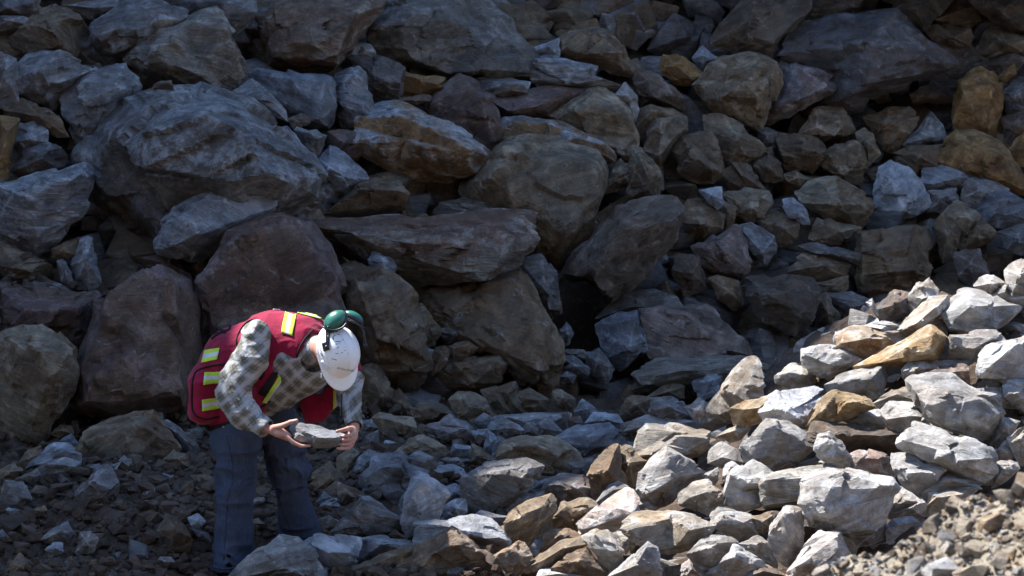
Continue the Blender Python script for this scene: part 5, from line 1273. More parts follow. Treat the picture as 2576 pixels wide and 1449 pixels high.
def denim_mat():
    k = NT('blue_denim'); tc = k.n('ShaderNodeTexCoord').outputs['Object']
    a = k.noise(tc, 5, 4, .6, .3); s = k.noise(k.mapv(tc, (220, 220, 9)), 1.0, 3, .7); f = k.noise(k.mapv(tc, (16, 16, 6)), 1.0, 5, .7, .6)
    c = k.mix(k.ramp(a, .35, .65), (.028, .036, .058), (.046, .057, .09))
    c = k.mix(k.math('MULTIPLY', k.ramp(s, .45, .65), .25), c, (.09, .11, .15))
    c = k.mix(k.math('MULTIPLY', k.ramp(f, .52, .7), .35), c, (.085, .10, .14))
    k.l(c, k.b.inputs['Base Color']); k.b.inputs['Roughness'].default_value = .92; k.b.inputs['Specular IOR Level'].default_value = .2
    k.l(k.bump(f, .012, .6), k.b.inputs['Normal'])
    return k.m
def plain(name, col, rough=.6, spec=.4, bump=None, nscale=30, var=.15):
    k = NT(name); tc = k.n('ShaderNodeTexCoord').outputs['Object']
    n = k.noise(tc, nscale, 5, .65)
    c = k.mix(k.ramp(n, .3, .7), col, tuple(x * (1 - var) for x in col))
    k.l(c, k.b.inputs['Base Color']); k.b.inputs['Roughness'].default_value = rough
    k.b.inputs['Specular IOR Level'].default_value = spec
    if bump: k.l(k.bump(n, bump, .6), k.b.inputs['Normal'])
    return k.m
def helmet_mat():
    k = NT('worn_white_plastic'); tc = k.n('ShaderNodeTexCoord').outputs['Object']
    n = k.noise(tc, 16, 6, .75, .4); s = k.noise(tc, 70, 4, .8); b = k.noise(tc, 7, 3, .6)
    c = k.mix(k.math('MULTIPLY', k.ramp(n, .54, .76), .55), (.80, .81, .82), (.46, .42, .36))
    c = k.mix(k.math('MULTIPLY', k.math('MULTIPLY', k.ramp(s, .60, .66), k.ramp(b, .45, .6)), .8), c, (.13, .10, .09))
    k.l(c, k.b.inputs['Base Color']); k.b.inputs['Roughness'].default_value = .38
    k.l(k.bump(n, .002, .4), k.b.inputs['Normal'])
    return k.m
def skin_mat():
    k = NT('skin'); tc = k.n('ShaderNodeTexCoord').outputs['Object']
    n = k.noise(tc, 40, 5, .65); b = k.noise(tc, 9, 3, .6)
    c = k.mix(k.ramp(b, .35, .65), (.50, .28, .21), (.42, .20, .15))
    c = k.mix(k.math('MULTIPLY', k.ramp(n, .5, .7), .3), c, (.34, .17, .13))
    k.l(c, k.b.inputs['Base Color']); k.b.inputs['Roughness'].default_value = .55
    k.b.inputs['Subsurface Weight'].default_value = .12; k.b.inputs['Subsurface Radius'].default_value = (.01, .004, .002)
    k.b.inputs['Subsurface Scale'].default_value = .5
    k.l(k.bump(n, .0012, .6), k.b.inputs['Normal'])
    return k.m

def build_person():
    from mathutils.bvhtree import BVHTree
    root = bpy.data.objects.new('person', None); C.objects.link(root)
    RL = Vector(at(640, 1420, 15.8)); root.location = RL; rl = np.array(RL)
    tag(root, 'worker in a red safety vest and white hard hat bending over a stone', 'person')
    red = fabric_mat('red_vest_cloth', (.29, .008, .040), (.20, .006, .030))
    black = plain('black_webbing', (.012, .012, .014), .8, .2, .002, 80)
    plaid, denim, skin = plaid_mat(), denim_mat(), skin_mat()
    yel = fabric_mat('lime_yellow_tape', (.50, .72, .07), (.42, .62, .05), bump=.05)
    sil = plain('silver_reflective_tape', (.62, .64, .68), .35, .6, .001, 60, .25)
    def put(name, V, F, mats, parent=root, smooth=True, sharp=None):
        return mesh_obj(name, np.asarray(V) - rl, F, mats, parent, smooth, sharp)

    armR = [(644, 842, 15.45, .078), (630, 900, 15.40, .090), (596, 955, 15.36, .086), (586, 996, 15.34, .088), (612, 1038, 15.31, .078), (652, 1066, 15.27, .056)]
    armL = [(862, 905, 15.78, .088), (880, 955, 15.70, .070), (878, 1000, 15.62, .066), (888, 1058, 15.45, .047)]
    # ---- body: one continuous skin surface under the clothes
    def fingers():
        R, L = [], []
        for n, dy in enumerate((0, .019, .038, .056)):
            ln = (1.0, 1.08, 1.0, .85)[n]
            R.append([(718, 1096 + n * .5, 15.19 + dy, .0105), (737, 1112 + n, 15.165 + dy, .0096), (737 + 22 * ln, 1122, 15.16 + dy, .0088), (737 + 40 * ln, 1121, 15.165 + dy, .0076)])
        for n in range(4):
            v0 = 1089 + n * 10
            dy = -.004 * n
            L.append([(890 - n * 1.5, v0, 15.285 + dy, .0105), (881 - n * 2, v0 + 6 + n, 15.225 + dy, .0098), (866 - n * 3, v0 + 8 + n * .5, 15.20 + dy, .0088), (852 - n * 1 + (3 - n) * 3, v0 + 8, 15.205 + dy, .0076)])
        return R, L
    FR, FL = fingers()
    def body(p):
        d = chain(p, [(600, 1052, 15.78, .10), (594, 1230, 15.73, .055), (584, 1405, 15.72, .04), (584, 1428, 15.72, .038)], .03)
        d = chain(p, [(692, 1056, 15.92, .10), (732, 1200, 15.96, .052), (752, 1330, 16.02, .04), (762, 1344, 16.02, .038)], .03, d)
        d = chain(p, [(620, 1035, 15.85, .125), (640, 960, 15.78, .13), (700, 895, 15.68, .145), (760, 872, 15.62, .12)], .05, d)
        d = chain(p, [(600, 1052, 15.78, .10), (692, 1056, 15.92, .10)], .05, d)
        d = chain(p, [(658, 862, 15.52, .042), (750, 876, 15.64, .08), (850, 905, 15.80, .045)], .04, d)
        d = chain(p, [(646, 850, 15.48, .045), (588, 996, 15.34, .045), (640, 1060, 15.28, .034), (668, 1077, 15.25, .028)], .02, d)
        d = chain(p, [(858, 905, 15.78, .055), (880, 1000, 15.62, .042), (888, 1056, 15.46, .032), (891, 1076, 15.40, .027)], .02, d)
        # neck and head
        nk = cap(p, at(772, 862, 15.56), HC - HU * .05 - HF * .02, .065, .056)
        d = smin(d, nk, .03)
        hd = ell(p, HC + HU * .02, HF, HR, HU, np.array([.098, .077, .108]))
        hd = smin(hd, ell(p, HC - HU * .055 + HF * .03, HF, HR, HU, np.array([.066, .056, .062])), .03)   # jaw
        hd = smin(hd, cap(p, HC - HU * .088 + HF * .072, HC - HU * .085 + HF * .062, .018, .02), .02)  # chin
        hd = smin(hd, cap(p, HC + HU * .012 + HF * .094, HC - HU * .032 + HF * .112, .009, .014), .010)  # nose
        for s in (-1, 1):
            hd = smin(hd, cap(p, HC + HU * .022 + HF * .088 + HR * .012 * s, HC + HU * .02 + HF * .076 + HR * .046 * s, .010, .008), .01)  # brow
            hd = smin(hd, cap(p, HC - HU * .03 + HF * .07 + HR * .04 * s, HC - HU * .03 + HF * .05 + HR * .058 * s, .016, .012), .015)     # cheek
            eye = cap(p, HC + HU * .002 + HF * .097 + HR * .032 * s, HC + HU * .002 + HF * .097 + HR * .034 * s, .014, .014)
            hd = -smin(-hd, eye, .006)
            hd = smin(hd, cap(p, HC + HU * .002 + HF * .078 + HR * .032 * s, HC + HU * .002 + HF * .078 + HR * .033 * s, .012, .012), .002)
            ec = HC - HU * .012 - HF * .008 + HR * .079 * s
            e = ell(p, ec, unit(HF + HR * s * -.4), unit(HR + HF * .4 * s), HU, np.array([.019, .008, .033]))
            e = np.maximum(e, -ell(p, ec + HR * .008 * s + HF * .003, HF, HR, HU, np.array([.011, .007, .020])))
            hd = smin(hd, e, .006)
        lips = cap(p, HC - HU * .055 + HF * .094 + HR * .018, HC - HU * .055 + HF * .094 - HR * .018, .006, .006)
        hd = smin(hd, lips, .008)
        d = smin(d, hd, .02)
        # hands
        near = ((p[:, 0] > -1.5) & (p[:, 2] < 1.0) & (p[:, 2] > .45) & (p[:, 1] < 15.7))
        if near.any():
            q = p[near]
            h = cap(q, at(670, 1078, 15.25), at(706, 1090, 15.205), .028, .036, ((.25, .15, .95), 1.35))
            h = smin(h, chain(q, [(688, 1078, 15.22, .022), (722, 1098, 15.215, .024)], .01), .015)
            h = smin(h, chain(q, [(700, 1086, 15.22, .026), (716, 1094, 15.24, .020)], .01), .015)
            for f in FR: h = smin(h, chain(q, f, .004), .006)
            h = smin(h, chain(q, [(690, 1076, 15.20, .018), (712, 1070, 15.165, .0140), (730, 1062, 15.145, .0122), (746, 1058, 15.138, .0105)], .005), .010)
            g = cap(q, at(891, 1074, 15.41), at(887, 1096, 15.31), .027, .033, ((1, 0, 0), 1.15))
            g = smin(g, chain(q, [(890, 1084, 15.31, .022), (884, 1112, 15.27, .020)], .01), .014)
            for f in FL: g = smin(g, chain(q, f, .004), .006)
            g = smin(g, chain(q, [(888, 1078, 15.34, .017), (876, 1078, 15.25, .0130), (862, 1082, 15.185, .0108), (847, 1085, 15.16, .0088)], .005), .010)
            dd = d[near]; dd = smin(dd, h, .012); dd = smin(dd, g, .012); d[near] = dd
        return d
    V, F = sdf_mesh(body, at(500, 1470, 15.9) - [.1, .9, .1], at(960, 760, 15.9) + [.15, .55, .2], .0048)
    put('body', V, F, skin)

    # ---- jeans
    def folds(p, amp, fr=9, seed=0, st=(1, 1, 1)):
        q = p * np.array(st) * fr + seed
        a = vnoise(q + .6 * np.stack([vnoise(q * .7 + 3), vnoise(q * .7 + 11), vnoise(q * .7 + 23)], 1))
        return amp * ((1 - np.abs(a)) ** 2 * 1.2 - .6)
    def jeans(p):
        R = chain(p, [(600, 1050, 15.80, .132), (595, 1105, 15.78, .138), (594, 1190, 15.74, .102), (593, 1235, 15.72, .092), (588, 1330, 15.72, .098), (583, 1440, 15.72, .110)], .03)
        L = chain(p, [(690, 1050, 15.92, .125), (712, 1110, 15.94, .115), (728, 1180, 15.94, .098), (733, 1230, 15.95, .092), (744, 1290, 15.99, .102), (757, 1352, 16.02, .116)], .03)
        zc = at(583, 1428, 15.7)[2]; axR = unit((-.06, 0, 1.0))
        R = np.maximum(R, -((p - at(583, 1432, 15.72)) @ unit((.10, 0, 1))))
        L = np.maximum(L, -((p - at(757, 1347, 16.02)) @ unit((-.05, -.1, 1))))
        # knee and hem wrinkles
        w = np.exp(-((p[:, 2] - at(600, 1215, 15.7)[2]) / .12) ** 2) * .8 + .45 + np.exp(-((p[:, 2] - at(600, 1400, 15.7)[2]) / .08) ** 2) * .7
        wl = np.exp(-((p[:, 2] - at(700, 1180, 15.9)[2]) / .14) ** 2) * 1.1 + .5
        R = R - (folds(p, .024, 5, 2, (1, 1, 1.9)) + folds(p, .006, 15, 6, (1, 1, 1.4))) * w
        L = L - (folds(p, .028, 5, 9, (1.2, 1, 1.7)) + folds(p, .006, 15, 1, (1, 1, 1.4))) * wl
        d = smin(R, L, .025)
        d = smin(d, chain(p, [(610, 1020, 15.86, .145), (665, 1030, 15.90, .14)], .03), .05)
        return d
    V, F = sdf_mesh(jeans, at(500, 1460, 15.9) - [.1, .3, .05], at(850, 960, 15.9) + [.1, .4, .1], .0065)
    jn = put('jeans', V, F, denim)
    tag(jn)

    # ---- shirt
    def shirt(p):
        d = chain(p, [(640, 985, 15.80, .165), (690, 935, 15.70, .178), (745, 905, 15.62, .165), (790, 885, 15.60, .13)], .06)
        d = smin(d, chain(p, [(700, 960, 15.66, .15), (770, 925, 15.60, .125), (815, 915, 15.62, .10)], .05), .05)
        a = chain(p, armR, .035)
        b = chain(p, armL, .03)
        a = a - folds(p, .012, 8, 4) - folds(p, .004, 20, 14, (1, 1, 1.5))
        b = b - folds(p, .009, 13, 7) - folds(p, .004, 26, 1)
        cR = at(668, 1078, 15.25); cx = unit(cR - at(620, 1042, 15.31))
        a = np.maximum(a, (p - cR) @ cx)
        cL = at(890, 1070, 15.42); cy_ = unit(cL - at(880, 1000, 15.62))
        b = np.maximum(b, (p - cL) @ cy_)
        d = d - folds(p, .010, 9, 21)
        d = smin(d, a, .02); d = smin(d, b, .02)
        nk = cap(p, HC - HU * .05 - HF * .01, HC - HU * .2, .075, .075)
        d = np.maximum(d, -nk)
        d = smin(d, np.abs(cap(p, at(768, 880, 15.56), at(790, 880, 15.50), .088, .082)) - .004 + 1.0 * (p @ HU - (HC - HU * .085) @ HU > 0), .01)
        return d
    V, F = sdf_mesh(shirt, at(500, 1110, 15.9) - [.1, .9, .05], at(960, 770, 15.9) + [.1, .4, .1], .0055)
    sh = put('shirt', V, F, plaid)
    # cuffs
    for pts in ([(646, 1060, 15.275, .060), (670, 1079, 15.25, .054)], [(887, 1050, 15.475, .050), (891, 1074, 15.41, .047)]):
        a, b = at(*pts[0][:3]), at(*pts[1][:3]); ax = unit(b - a)
        def cuff(p, a=a, b=b, ax=ax, pts=pts):
            d = cap(p, a - ax * .02, b + ax * .02, pts[0][3], pts[1][3])
            d = np.maximum(d, -(cap(p, a - ax * .05, b + ax * .08, pts[0][3] - .007, pts[1][3] - .007)))
            d = np.maximum(d, (p - b) @ ax); d = np.maximum(d, -((p - a) @ ax))
            return d - folds(p, .002, 30, 3)
        V, F = sdf_mesh(cuff, np.minimum(a, b) - .1, np.maximum(a, b) + .1, .003)
        put('cuff', V, F, plaid, sh)

    # ---- vest
    def vest(p):
        d = chain(p, [(575, 1010, 15.86, .175), (598, 915, 15.80, .192), (690, 878, 15.68, .198), (762, 872, 15.62, .175)], .07)
        d = smin(d, chain(p, [(590, 1045, 15.85, .165), (575, 1000, 15.86, .17)], .05), .05)
        d = smin(d, chain(p, [(762, 872, 15.62, .165), (862, 895, 15.80, .105)], .05), .05)
        # right front panel hanging from the shoulder
        d = smin(d, chain(p, [(670, 950, 15.60, .135), (645, 1010, 15.66, .105)], .05), .05)
        d = d - folds(p, .008, 7, 31) - folds(p, .004, 17, 5)
        # front opening: everything to the front and right of the zip edge
        A, B_ = at(772, 868, 15.5), at(652, 1052, 15.6)
        e = unit(B_ - A); n1 = unit(np.cross(e, (0.25, 1, 0.1)))
        if n1[0] < 0: n1 = -n1
        h1 = -((p - A) @ n1)
        n2 = np.array((0, 0, -1.0)); h2 = -((p - at(772, 862, 15.5)) @ n2)
        cut = np.maximum(h1, h2)
        cut = np.maximum(cut, (p[:, 1] - 15.82))
        d = np.maximum(d, -cut)
        # neck hole
        nk = cap(p, at(776, 868, 15.56), HC - HU * .02, .078, .085)
        d = np.maximum(d, -nk)
        hz = at(560, 1085, 15.8)
        d = np.maximum(d, (hz - p) @ unit((-.30, .1, 1)))
        # back pouch
        q = chain(p, [(533, 915, 15.78, .075), (520, 960, 15.76, .092), (514, 1030, 15.76, .088)], .03, None, ((.2, 1, 0), .62))
        q = q - folds(p, .005, 10, 3)
        q = np.maximum(q, (hz + (0, 0, .03) - p) @ unit((-.30, .1, 1)))
        d = smin(d, q, .018)
        # far front panel hanging open
        l = chain(p, [(885, 925, 15.70, .055), (845, 985, 15.72, .055), (800, 1035, 15.74, .060)], .03, None, ((.35, 1, 0), 1.9))
        l = smin(l, chain(p, [(780, 1010, 15.76, .06), (785, 1045, 15.76, .055)], .03, None, ((.35, 1, 0), 1.9)), .03)
        l = l - folds(p, .005, 12, 8, (1.6, 1, .6))
        l = np.maximum(l, (at(800, 1064, 15.7) - p) @ unit((-.12, 0, 1)))
        return np.minimum(d, l)
    V, F = sdf_mesh(vest, at(440, 1130, 15.9) - [.1, .75, .05], at(960, 740, 15.9) + [.1, .4, .1], .0055)
    ve = put('vest', V, F, red)
    bvh = BVHTree.FromPolygons([Vector(v) for v in V], F.tolist())
    cp = Vector((0, 0, CAMZ))
    def hit(u, v, lift=.004, tree=bvh):
        d = Vector(ray(u, v)).normalized()
        loc, n, i, dist = tree.ray_cast(cp, d)
        if loc is None:
            loc, n, i, dist = tree.find_nearest(Vector(at(u, v, 15.7)))
            d2 = loc
            return np.array(loc) + np.array(n if n.dot(d) < 0 else -n) * lift
        if n.dot(d) > 0: n = -n
        return np.array(loc + n * lift)
    def patch(name, quad, bands, axis, parent=ve, nu=10, nv=12, lift=.005, tree=bvh):
        """cloth tape lying on the vest; bands = list of (start, end, material)"""
        q = np.array(quad, float); V = []; 
        for j in range(nv + 1):
            for i in range(nu + 1):
                s, t = i / nu, j / nv
                V.append(hit(*((q[0] * (1 - s) + q[1] * s) * (1 - t) + (q[3] * (1 - s) + q[2] * s) * t), lift, tree))
        V = np.array(V).reshape(nv + 1, nu + 1, 3)
        for _ in range(2):
            V[1:-1, 1:-1] = (V[1:-1, 1:-1] * 2 + V[:-2, 1:-1] + V[2:, 1:-1] + V[1:-1, :-2] + V[1:-1, 2:]) / 6
        V = V.reshape(-1, 3)
        idx = np.arange((nv + 1) * (nu + 1)).reshape(nv + 1, nu + 1)
        F = np.stack([idx[:-1, :-1].ravel(), idx[1:, :-1].ravel(), idx[1:, 1:].ravel(), idx[:-1, 1:].ravel()], 1)
        mats = [b[2] for b in bands]
        o = put(name, V, F, mats, parent)
        I, J = np.meshgrid((np.arange(nu) + .5) / nu, (np.arange(nv) + .5) / nv)
        c = (I if axis == 0 else J).ravel()
        mi = np.zeros(len(c), dtype=np.int32)
        for m, b in enumerate(bands): mi[(c >= b[0]) & (c < b[1])] = m
        o.data.polygons.foreach_set('material_index', mi)
        md = o.modifiers.new('thick', 'SOLIDIFY'); md.thickness = .0025; md.offset = 1
        return o
    hv = [(0, .34, yel), (.34, .67, sil), (.67, 1.01, yel)]
    Z = lambda x, y: (x * .21692 + 429.25, y * .21692 + 729.7)
    patch('reflective_stripe', [Z(1335, 212), Z(1468, 240), Z(1412, 535), Z(1282, 498)], hv, 0, nu=12)
    patch('reflective_stripe', [Z(400, 700), Z(575, 672), Z(545, 805), Z(362, 845)], hv, 1)
    patch('reflective_stripe', [Z(390, 960), Z(640, 935), Z(640, 1070), Z(375, 1095)], hv, 1)
    patch('reflective_stripe', [Z(360, 1270), Z(600, 1235), Z(610, 1360), Z(364, 1405)], hv, 1)
    patch('reflective_stripe', [Z(1270, 965), Z(1350, 955), Z(1105, 1310), Z(1060, 1295)], [(0, .7, yel), (.7, 1.01, sil)], 0, nv=22)
    patch('reflective_stripe', [Z(1895, 1110), Z(1975, 1110), Z(1935, 1380), Z(1880, 1385)], hv, 0, nu=12)
    patch('reflective_stripe', [Z(1080, 214), Z(1335, 222), Z(1332, 240), Z(1080, 228)], [(0, .5, yel), (.5, 1.01, sil)], 1, nu=14, nv=6)
    patch('reflective_stripe', [Z(1470, 250), Z(1745, 315), Z(1740, 345), Z(1468, 272)], [(0, .3, yel), (.3, .7, sil), (.7, 1.01, yel)], 1, nu=14, nv=10)
    patch('pocket_flap', [Z(1180, 950), Z(1250, 955), Z(1095, 1235), Z(1018, 1190)], [(0, 1.01, black)], 0, nv=16)
    def tube(name, P, r, m, parent=ve, n=8):
        P = [np.array(p) for p in P]
        # resample evenly
        P2 = [P[0]]
        for a, b in zip(P[:-1], P[1:]):
            k = max(1, int(np.linalg.norm(b - a) / (r * 1.6)))
            P2 += [a + (b - a) * (i + 1) / k for i in range(k)]
        P = np.array(P2)
        for _ in range(3):
            if len(P) > 3: P[1:-1] = (P[:-2] + 2 * P[1:-1] + P[2:]) / 4
        V = []; up = np.array([0.1, 1, .2])
        for i in range(len(P)):
            t = unit(P[min(i + 1, len(P) - 1)] - P[max(i - 1, 0)] + 1e-9)
            a = unit(np.cross(t, up)); b = np.cross(t, a)
            for k in range(n):
                w = 2 * math.pi * k / n
                V.append(P[i] + (a * math.cos(w) + b * math.sin(w)) * r)
        F = []
        for i in range(len(P) - 1):
            for k in range(n):
                F.append((i * n + k, i * n + (k + 1) % n, (i + 1) * n + (k + 1) % n, (i + 1) * n + k))
        F.append(tuple(range(n))[::-1]); F.append(tuple((len(P) - 1) * n + k for k in range(n)))
        return put(name, V, F, m, parent)
    def line(pts, m=8):
        out = []
        for a, b in zip(pts[:-1], pts[1:]):
            for i in range(m): out.append((a[0] + (b[0] - a[0]) * i / m, a[1] + (b[1] - a[1]) * i / m))
        return out + [pts[-1]]
    arm = [Z(*q) for q in ((770, 640), (765, 580), (785, 510), (830, 430), (900, 360), (980, 338), (1040, 390), (1090, 470), (1130, 560), (1138, 700), (1112, 850), (1085, 960), (1050, 1040))]
    tube('armhole_piping', [hit(*q, .002) for q in line(arm, 4)], .0055, black)
    fr = [Z(*q) for q in ((1650, 465), (1570, 540), (1500, 660), (1450, 800), (1400, 910), (1370, 965), (1310, 1085), (1240, 1185), (1140, 1290), (1020, 1372))]
    sb = BVHTree.FromPolygons([Vector(v) for v in np.vstack([V, ])], F.tolist())
    tube('front_piping', [hit(*q, .002) for q in line(fr, 3)], .0065, black)
    tube('pouch_piping', [hit(*q, .002) for q in line([Z(*q) for q in ((640, 855), (450, 880), (320, 925), (268, 985), (252, 1100), (246, 1250), (252, 1400), (300, 1465), (400, 1500), (560, 1470))], 5)], .0055, black)
    tube('zip', [hit(*q, .002) for q in line([Z(*q) for q in ((418, 515), (480, 470), (560, 465), (640, 425), (700, 418))], 4)], .007, black)
    tube('zip', [hit(*q, .002) for q in line([Z(*q) for q in ((418, 520), (520, 500), (640, 495))], 4)], .006, black)
    hem = [(497, 1092), (520, 1086), (545, 1077), (570, 1068), (592, 1062), (612, 1058)]
    tube('hem_band', [hit(u, v - 3, .001) for u, v in line(hem, 4)], .013, black)
    brass = plain('brass', (.45, .33, .12), .35, .6); brass.node_tree.nodes['Principled BSDF'].inputs['Metallic'].default_value = .8
    def ball(name, c, r, m, parent, sq=(1, 1, 1), lev=2):
        V, F = icosphere(lev); return put(name, V * r * np.array(sq) + c, F, m, parent)
    ball('snap_button', hit(563, 1071, .014), .007, brass, ve)
    # drawstring with cord lock on the far side
    tube('drawstring', [hit(851, 1000, .01), at(854, 1030, 15.5), at(846, 1052, 15.48), at(852, 1068, 15.45), at(864, 1064, 15.45), at(872, 1044, 15.48), at(869, 1005, 15.55), at(868, 985, 15.6)], .0028, black)
    tube('drawstring', [at(862, 975, 15.6), at(858, 1020, 15.5), at(860, 1050, 15.46)], .0028, black)
    # jeans side seam
    jb = BVHTree.FromPolygons([Vector(v) for v in np.array([np.array(v.co) + rl for v in jn.data.vertices])], [list(p.vertices) for p in jn.data.polygons])
    dark = plain('seam_thread', (.025, .03, .045), .9, .1)
    tube('side_seam', [hit(*q, -.001, jb) for q in line([(568, 1085), (586, 1170), (586, 1210), (572, 1260), (568, 1340), (562, 1410)], 6)], .0028, dark, jn)
    tube('inner_seam', [hit(*q, -.001, jb) for q in line([(668, 1090), (676, 1140), (690, 1190), (700, 1240), (712, 1290), (735, 1340)], 6)], .003, dark, jn)
    tube('leg_hem', [hit(*q, .000, jb) for q in line([(534, 1425), (560, 1431), (590, 1429), (632, 1415)], 5)], .006, denim, jn)

    # ---- boots
    leather = plain('dusty_black_leather', (.05, .052, .05), .6, .3, .003, 35, .35)
    fd = unit((.55, -.83, -.05))
    for c, gz in ((at(583, 1444, 15.72), None), (at(757, 1362, 16.02), None)):
        def boot(p, c=c):
            d = cap(p, c + (0, 0, .04), c - (0, 0, .02), .055, .05)
            d = smin(d, cap(p, c - (0, 0, .02) - fd * .02, c + fd * .17 - (0, 0, .035), .05, .042), .03)
            d = np.maximum(d, (c[2] - .072) - p[:, 2])
            return d
        V, F = sdf_mesh(boot, c - .3, c + .3, .006)
        bo = put('boot', V, F, leather)
        def sole(p, c=c):
            d = cap(p, c - (0, 0, .075) - fd * .03, c + fd * .175 - (0, 0, .075), .048, .048)
            return np.maximum(np.abs(p[:, 2] - (c[2] - .082)) - .013, d)
        V, F = sdf_mesh(sole, c - .3, c + .3, .006)
        put('sole', V, F, black, bo)

    # ---- hair fringe below the helmet
    def hair(p):
        d = ell(p, HC + HU * .02, HF, HR, HU, np.array([.106, .083, .115]))
        q = p - HC
        f, u, r = q @ HF, q @ HU, q @ HR
        lim = np.maximum(u - .055, -.045 - u + np.maximum(f, 0) * .9)
        d = np.maximum(d, lim); d = np.maximum(d, f - .02)
        d = np.maximum(d, .004 - 0 - (-(ell(p, HC + HU * .02, HF, HR, HU, np.array([.090, .070, .10]))) * -1))
        return d - .006 * vnoise(p * 160) - .003 * vnoise(p * 70 * np.array([1, 1, 2]))
    V, F = sdf_mesh(hair, HC - .2, HC + .2, .004)
    put('hair', V, F, plain('white_grey_hair', (.55, .53, .50), .8, .3, .004, 120, .4))

    # ---- hard hat
    white = helmet_mat()
    def hat_pt(th, ph, extra=0.0):
        """th around (0 = front), ph 0 apex .. 1 rim"""
        cf, sr = math.cos(th), math.sin(th)
        a = ph * math.pi / 2
        rf, rr, ru = .143, .118, .128
        s = math.sin(a) ** .92; c_ = math.cos(a)
        x, y = rf * cf * s, rr * sr * s
        rib = math.exp(-((abs(y) - .0) / .020) ** 4) * .0045 * (1 if c_ > .25 else c_ / .25)
        groove = -.0028 * math.exp(-((abs(y) - .030) / .004) ** 2) * min(1, c_ * 3)
        side = .0035 * math.exp(-((abs(y) - .062) / .006) ** 2) * min(1, c_ * 3)
        z = ru * c_ + rib + groove + side
        return x, y, z
    O = HC + HU * .038 + HF * .004
    V = []; nth, nph = 96, 40
    rows = [(j / nph, 0) for j in range(nph + 1)] + [(1, k / 7) for k in range(1, 8)]
    for ph, k in rows:
        for i in range(nth):
            th = 2 * math.pi * i / nth
            x, y, z = hat_pt(th, max(ph, .012))
            if k > 0:
                fr_ = max(0, math.cos(th)); w = .010 + .060 * fr_ ** 1.6
                x += math.cos(th) * w * k; y += math.sin(th) * w * k * .8
                z += -.004 * k - .020 * fr_ ** 2 * k - .006 * k * (1 - fr_)
            V.append(O + HF * x + HR * y + HU * z)
    nr = len(rows); idx = np.arange(nr * nth).reshape(nr, nth)
    F = []
    for j in range(nr - 1):
        for i in range(nth):
            F.append((idx[j, i], idx[j, (i + 1) % nth], idx[j + 1, (i + 1) % nth], idx[j + 1, i]))
    F.append(tuple(int(q) for q in idx[0][::-1]))
    F = [tuple(int(a) for a in f) for f in F]
    hat = put('hard_hat', V, F, white, smooth=True)
    bm = bmesh.new(); bm.from_mesh(hat.data); bmesh.ops.recalc_face_normals(bm, faces=bm.faces); bm.to_mesh(hat.data); bm.free()
    hb = BVHTree.FromPolygons([Vector(v) for v in V], F)
    md = hat.modifiers.new('thick', 'SOLIDIFY'); md.thickness = .003; md.offset = -1
    W = lambda x, y: (850 * .8585 + x * .17771, 850 * .8585 + y * .17771)
    # moulded slots and lugs on the shell
    wp = plain('white_plastic', (.72, .73, .75), .4, .5, None, 30, .1)
    for a, b in ((W(378, 680), W(455, 925)), (W(455, 1000), W(545, 1110)), (W(380, 520), W(430, 500))):
        tube('side_lug', [hit(*q, .003, hb) for q in line([a, b], 6)], .006, wp, hat)
    ink = plain('faded_ink', (.03, .025, .03), .7, .2)
    rng = np.random.RandomState(4)
    c0 = np.array(W(680, 680)); rad = np.array([75, 50]) * .1777
    for a0, a1, r in ((150, 235, .0022), (60, 120, .0018), (255, 290, .0014), (10, 40, .0014)):
        tube('emblem_mark', [hit(c0[0] + rad[0] * math.cos(math.radians(a)), c0[1] + rad[1] * math.sin(math.radians(a)), .0005, hb) for a in np.linspace(a0, a1, 9)], r, ink, hat, 6)
    for x0, y0, x1, y1 in ((575, 605, 665, 588), (640, 765, 700, 760), (655, 825, 690, 805), (640, 893, 685, 900), (720, 890, 745, 880), (585, 970, 660, 990), (765, 855, 785, 850)):
        tube('emblem_mark', [hit(*q, .0005, hb) for q in line([W(x0, y0), W(x1, y1)], 4)], .0014, ink, hat, 6)
    # lettering above the brim
    cu = bpy.data.curves.new('lettering', 'FONT'); cu.body = 'NOUVEAU MONDE'; cu.size = .0105; cu.extrude = .0002
    to = bpy.data.objects.new('lettering', cu); C.objects.link(to)
    dg = bpy.context.evaluated_depsgraph_get()
    me = bpy.data.meshes.new_from_object(to.evaluated_get(dg)); bpy.data.objects.remove(to)
    tv = np.array([v.co[:] for v in me.vertices]); tf = [tuple(p.vertices) for p in me.polygons]
    p0 = np.array(W(668, 1102)); dx = (np.array(W(900, 1150)) - p0) / max(tv[:, 0].max(), 1e-6)
    pv = []
    for x, y, z in tv:
        s = x / tv[:, 0].max()
        uv = p0 + dx * x + np.array([0, 1]) * (4.5 * .1777 * 8 * s * (1 - s)) * 1.2 + np.array([.1, -1]) * (y / 2.15e-3)
        pv.append(hit(uv[0], uv[1], .0012, hb))
    put('lettering', pv, tf, plain('navy_print', (.02, .025, .06), .5), hat, smooth=False)

    # ---- ear defenders parked on the back of the hat
    green = plain('green_plastic', (.025, .15, .105), .32, .5, .0006, 50, .2)
    bl = plain('black_plastic', (.012, .012, .014), .35, .5, None, 30, .1)
    def cup(c, n, long, r=(.056, .040, .030)):
        n = unit(n); long = unit(long - n * (long @ n)); s_ = np.cross(n, long)
        def f(p):
            d = ell(p, c, long, s_, n, np.array(r)); return np.maximum(d, -((p - c) @ n) - .004)
        V, F = sdf_mesh(f, c - .09, c + .09, .0035)
        o = put('ear_cup', V, F, green, hat)
        def g(p):
            q = p - c + n * .012
            x, y, z = q @ long, q @ s_, q @ n
            k = np.sqrt((x / (r[0] - .004)) ** 2 + (y / (r[1] - .004)) ** 2)
            return np.sqrt(((k - 1) * (r[1])) ** 2 + z ** 2) - .0115
        V, F = sdf_mesh(g, c - .1, c + .1, .0035)
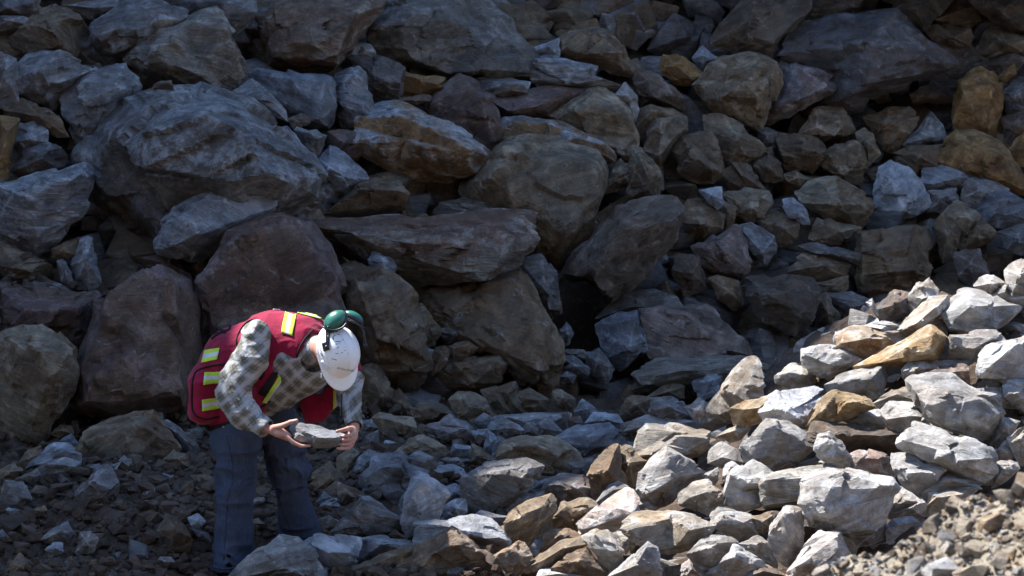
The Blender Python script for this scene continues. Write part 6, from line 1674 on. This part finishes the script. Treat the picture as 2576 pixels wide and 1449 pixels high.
        put('cushion', V, F, bl, o)
        def g2(p):
            q = p - c + n * .003
            x, y, z = q @ long, q @ s_, q @ n
            k = np.sqrt((x / (r[0] + .003)) ** 2 + (y / (r[1] + .003)) ** 2)
            return np.maximum((k - 1) * r[1], np.abs(z) - .004)
        V, F = sdf_mesh(g2, c - .1, c + .1, .003)
        put('backplate', V, F, bl, o)
        return o
    c1 = at(842, 806, 15.235); c2 = at(889, 798, 15.30)
    cup(c1, np.array((-.35, -.72, .45)), np.array((.75, 0, .62)), (.066, .052, .040))
    cup(c2, np.array((.45, .25, .85)), np.array((.80, -.1, -.55)), (.058, .040, .030))
    mt = O + HR * .112 + HU * .035
    def mount(p):
        q = p - hitc
        return np.maximum(np.maximum(np.abs(q @ HF) - .020, np.abs(q @ HU) - .016), np.abs(q @ HR) - .007) - .003
    hitc = hit(820, 872, .004, hb)
    V, F = sdf_mesh(mount, hitc - .05, hitc + .05, .003)
    put('arm_mount', V, F, bl, hat)
    k1 = hit(825, 874, .014, hb); k2 = hit(825, 835, .016, hb)
    ball('pivot_knob', k1, .013, bl, hat)
    tube('cup_arm', [k1, (k1 + k2) / 2 + [0, -.006, 0], k2, at(826, 822, 15.20)], .006, bl, hat)
    tube('cup_arm', [k1 + [.009, 0, 0], k2 + [.012, 0, 0], at(838, 822, 15.20)], .0045, bl, hat)
    tube('arm_yoke', [at(812, 822, 15.19), at(822, 829, 15.185), at(842, 832, 15.18), at(862, 825, 15.18), at(872, 812, 15.20)], .006, bl, hat)
    k3 = at(919, 868, 15.26)
    tube('cup_arm', [k3, at(917, 850, 15.25), at(914, 828, 15.26), at(906, 815, 15.27)], .006, bl, hat)
    tube('arm_yoke', [at(880, 806, 15.25), at(895, 812, 15.24), at(908, 822, 15.25), at(917, 826, 15.26)], .0055, bl, hat)
    ball('pivot_knob', k3, .012, bl, hat)
    # shirt zip pull below the chin
    tube('zip_pull', [at(808, 939, 15.30), at(808, 951, 15.30)], .0028, sil, sh)

    # ---- the stone in the worker's hands
    ring = np.array([(727, 1078), (735, 1068), (750, 1062), (783, 1067), (808, 1079), (840, 1084), (871, 1092), (868, 1112), (841, 1126), (792, 1128), (760, 1119), (740, 1104)], float)
    pts = []
    for u, v in ring:
        pts.append(at(u, v, 15.20 + (.055 if v < 1095 else 0)))
    for u, v, Y in ((760, 1083, 15.15), (800, 1100, 15.12), (845, 1100, 15.15), (770, 1112, 15.15)): pts.append(at(u, v, Y))
    for u, v in ((745, 1085), (800, 1090), (850, 1100), (800, 1115), (750, 1100)): pts.append(at(u, v, 15.29))
    rng = np.random.RandomState(77)
    c, p, F, fid, rnd, N, nh = rock_geo(np.array(pts), .22, rng, 5, cuts=4, rough=.8, foli=unit((.2, .1, 1)), notches=3)
    o = mesh_obj('held_stone', p, F, M['blue'], smooth=True, sharp=20); o.location = c
    vattr(o, 'stain', rnd[fid] * .2); vattr(o, 'tone', np.full(len(p), .45))
    tag(o, 'grey stone held by the worker in both hands', 'stone')
build_person()
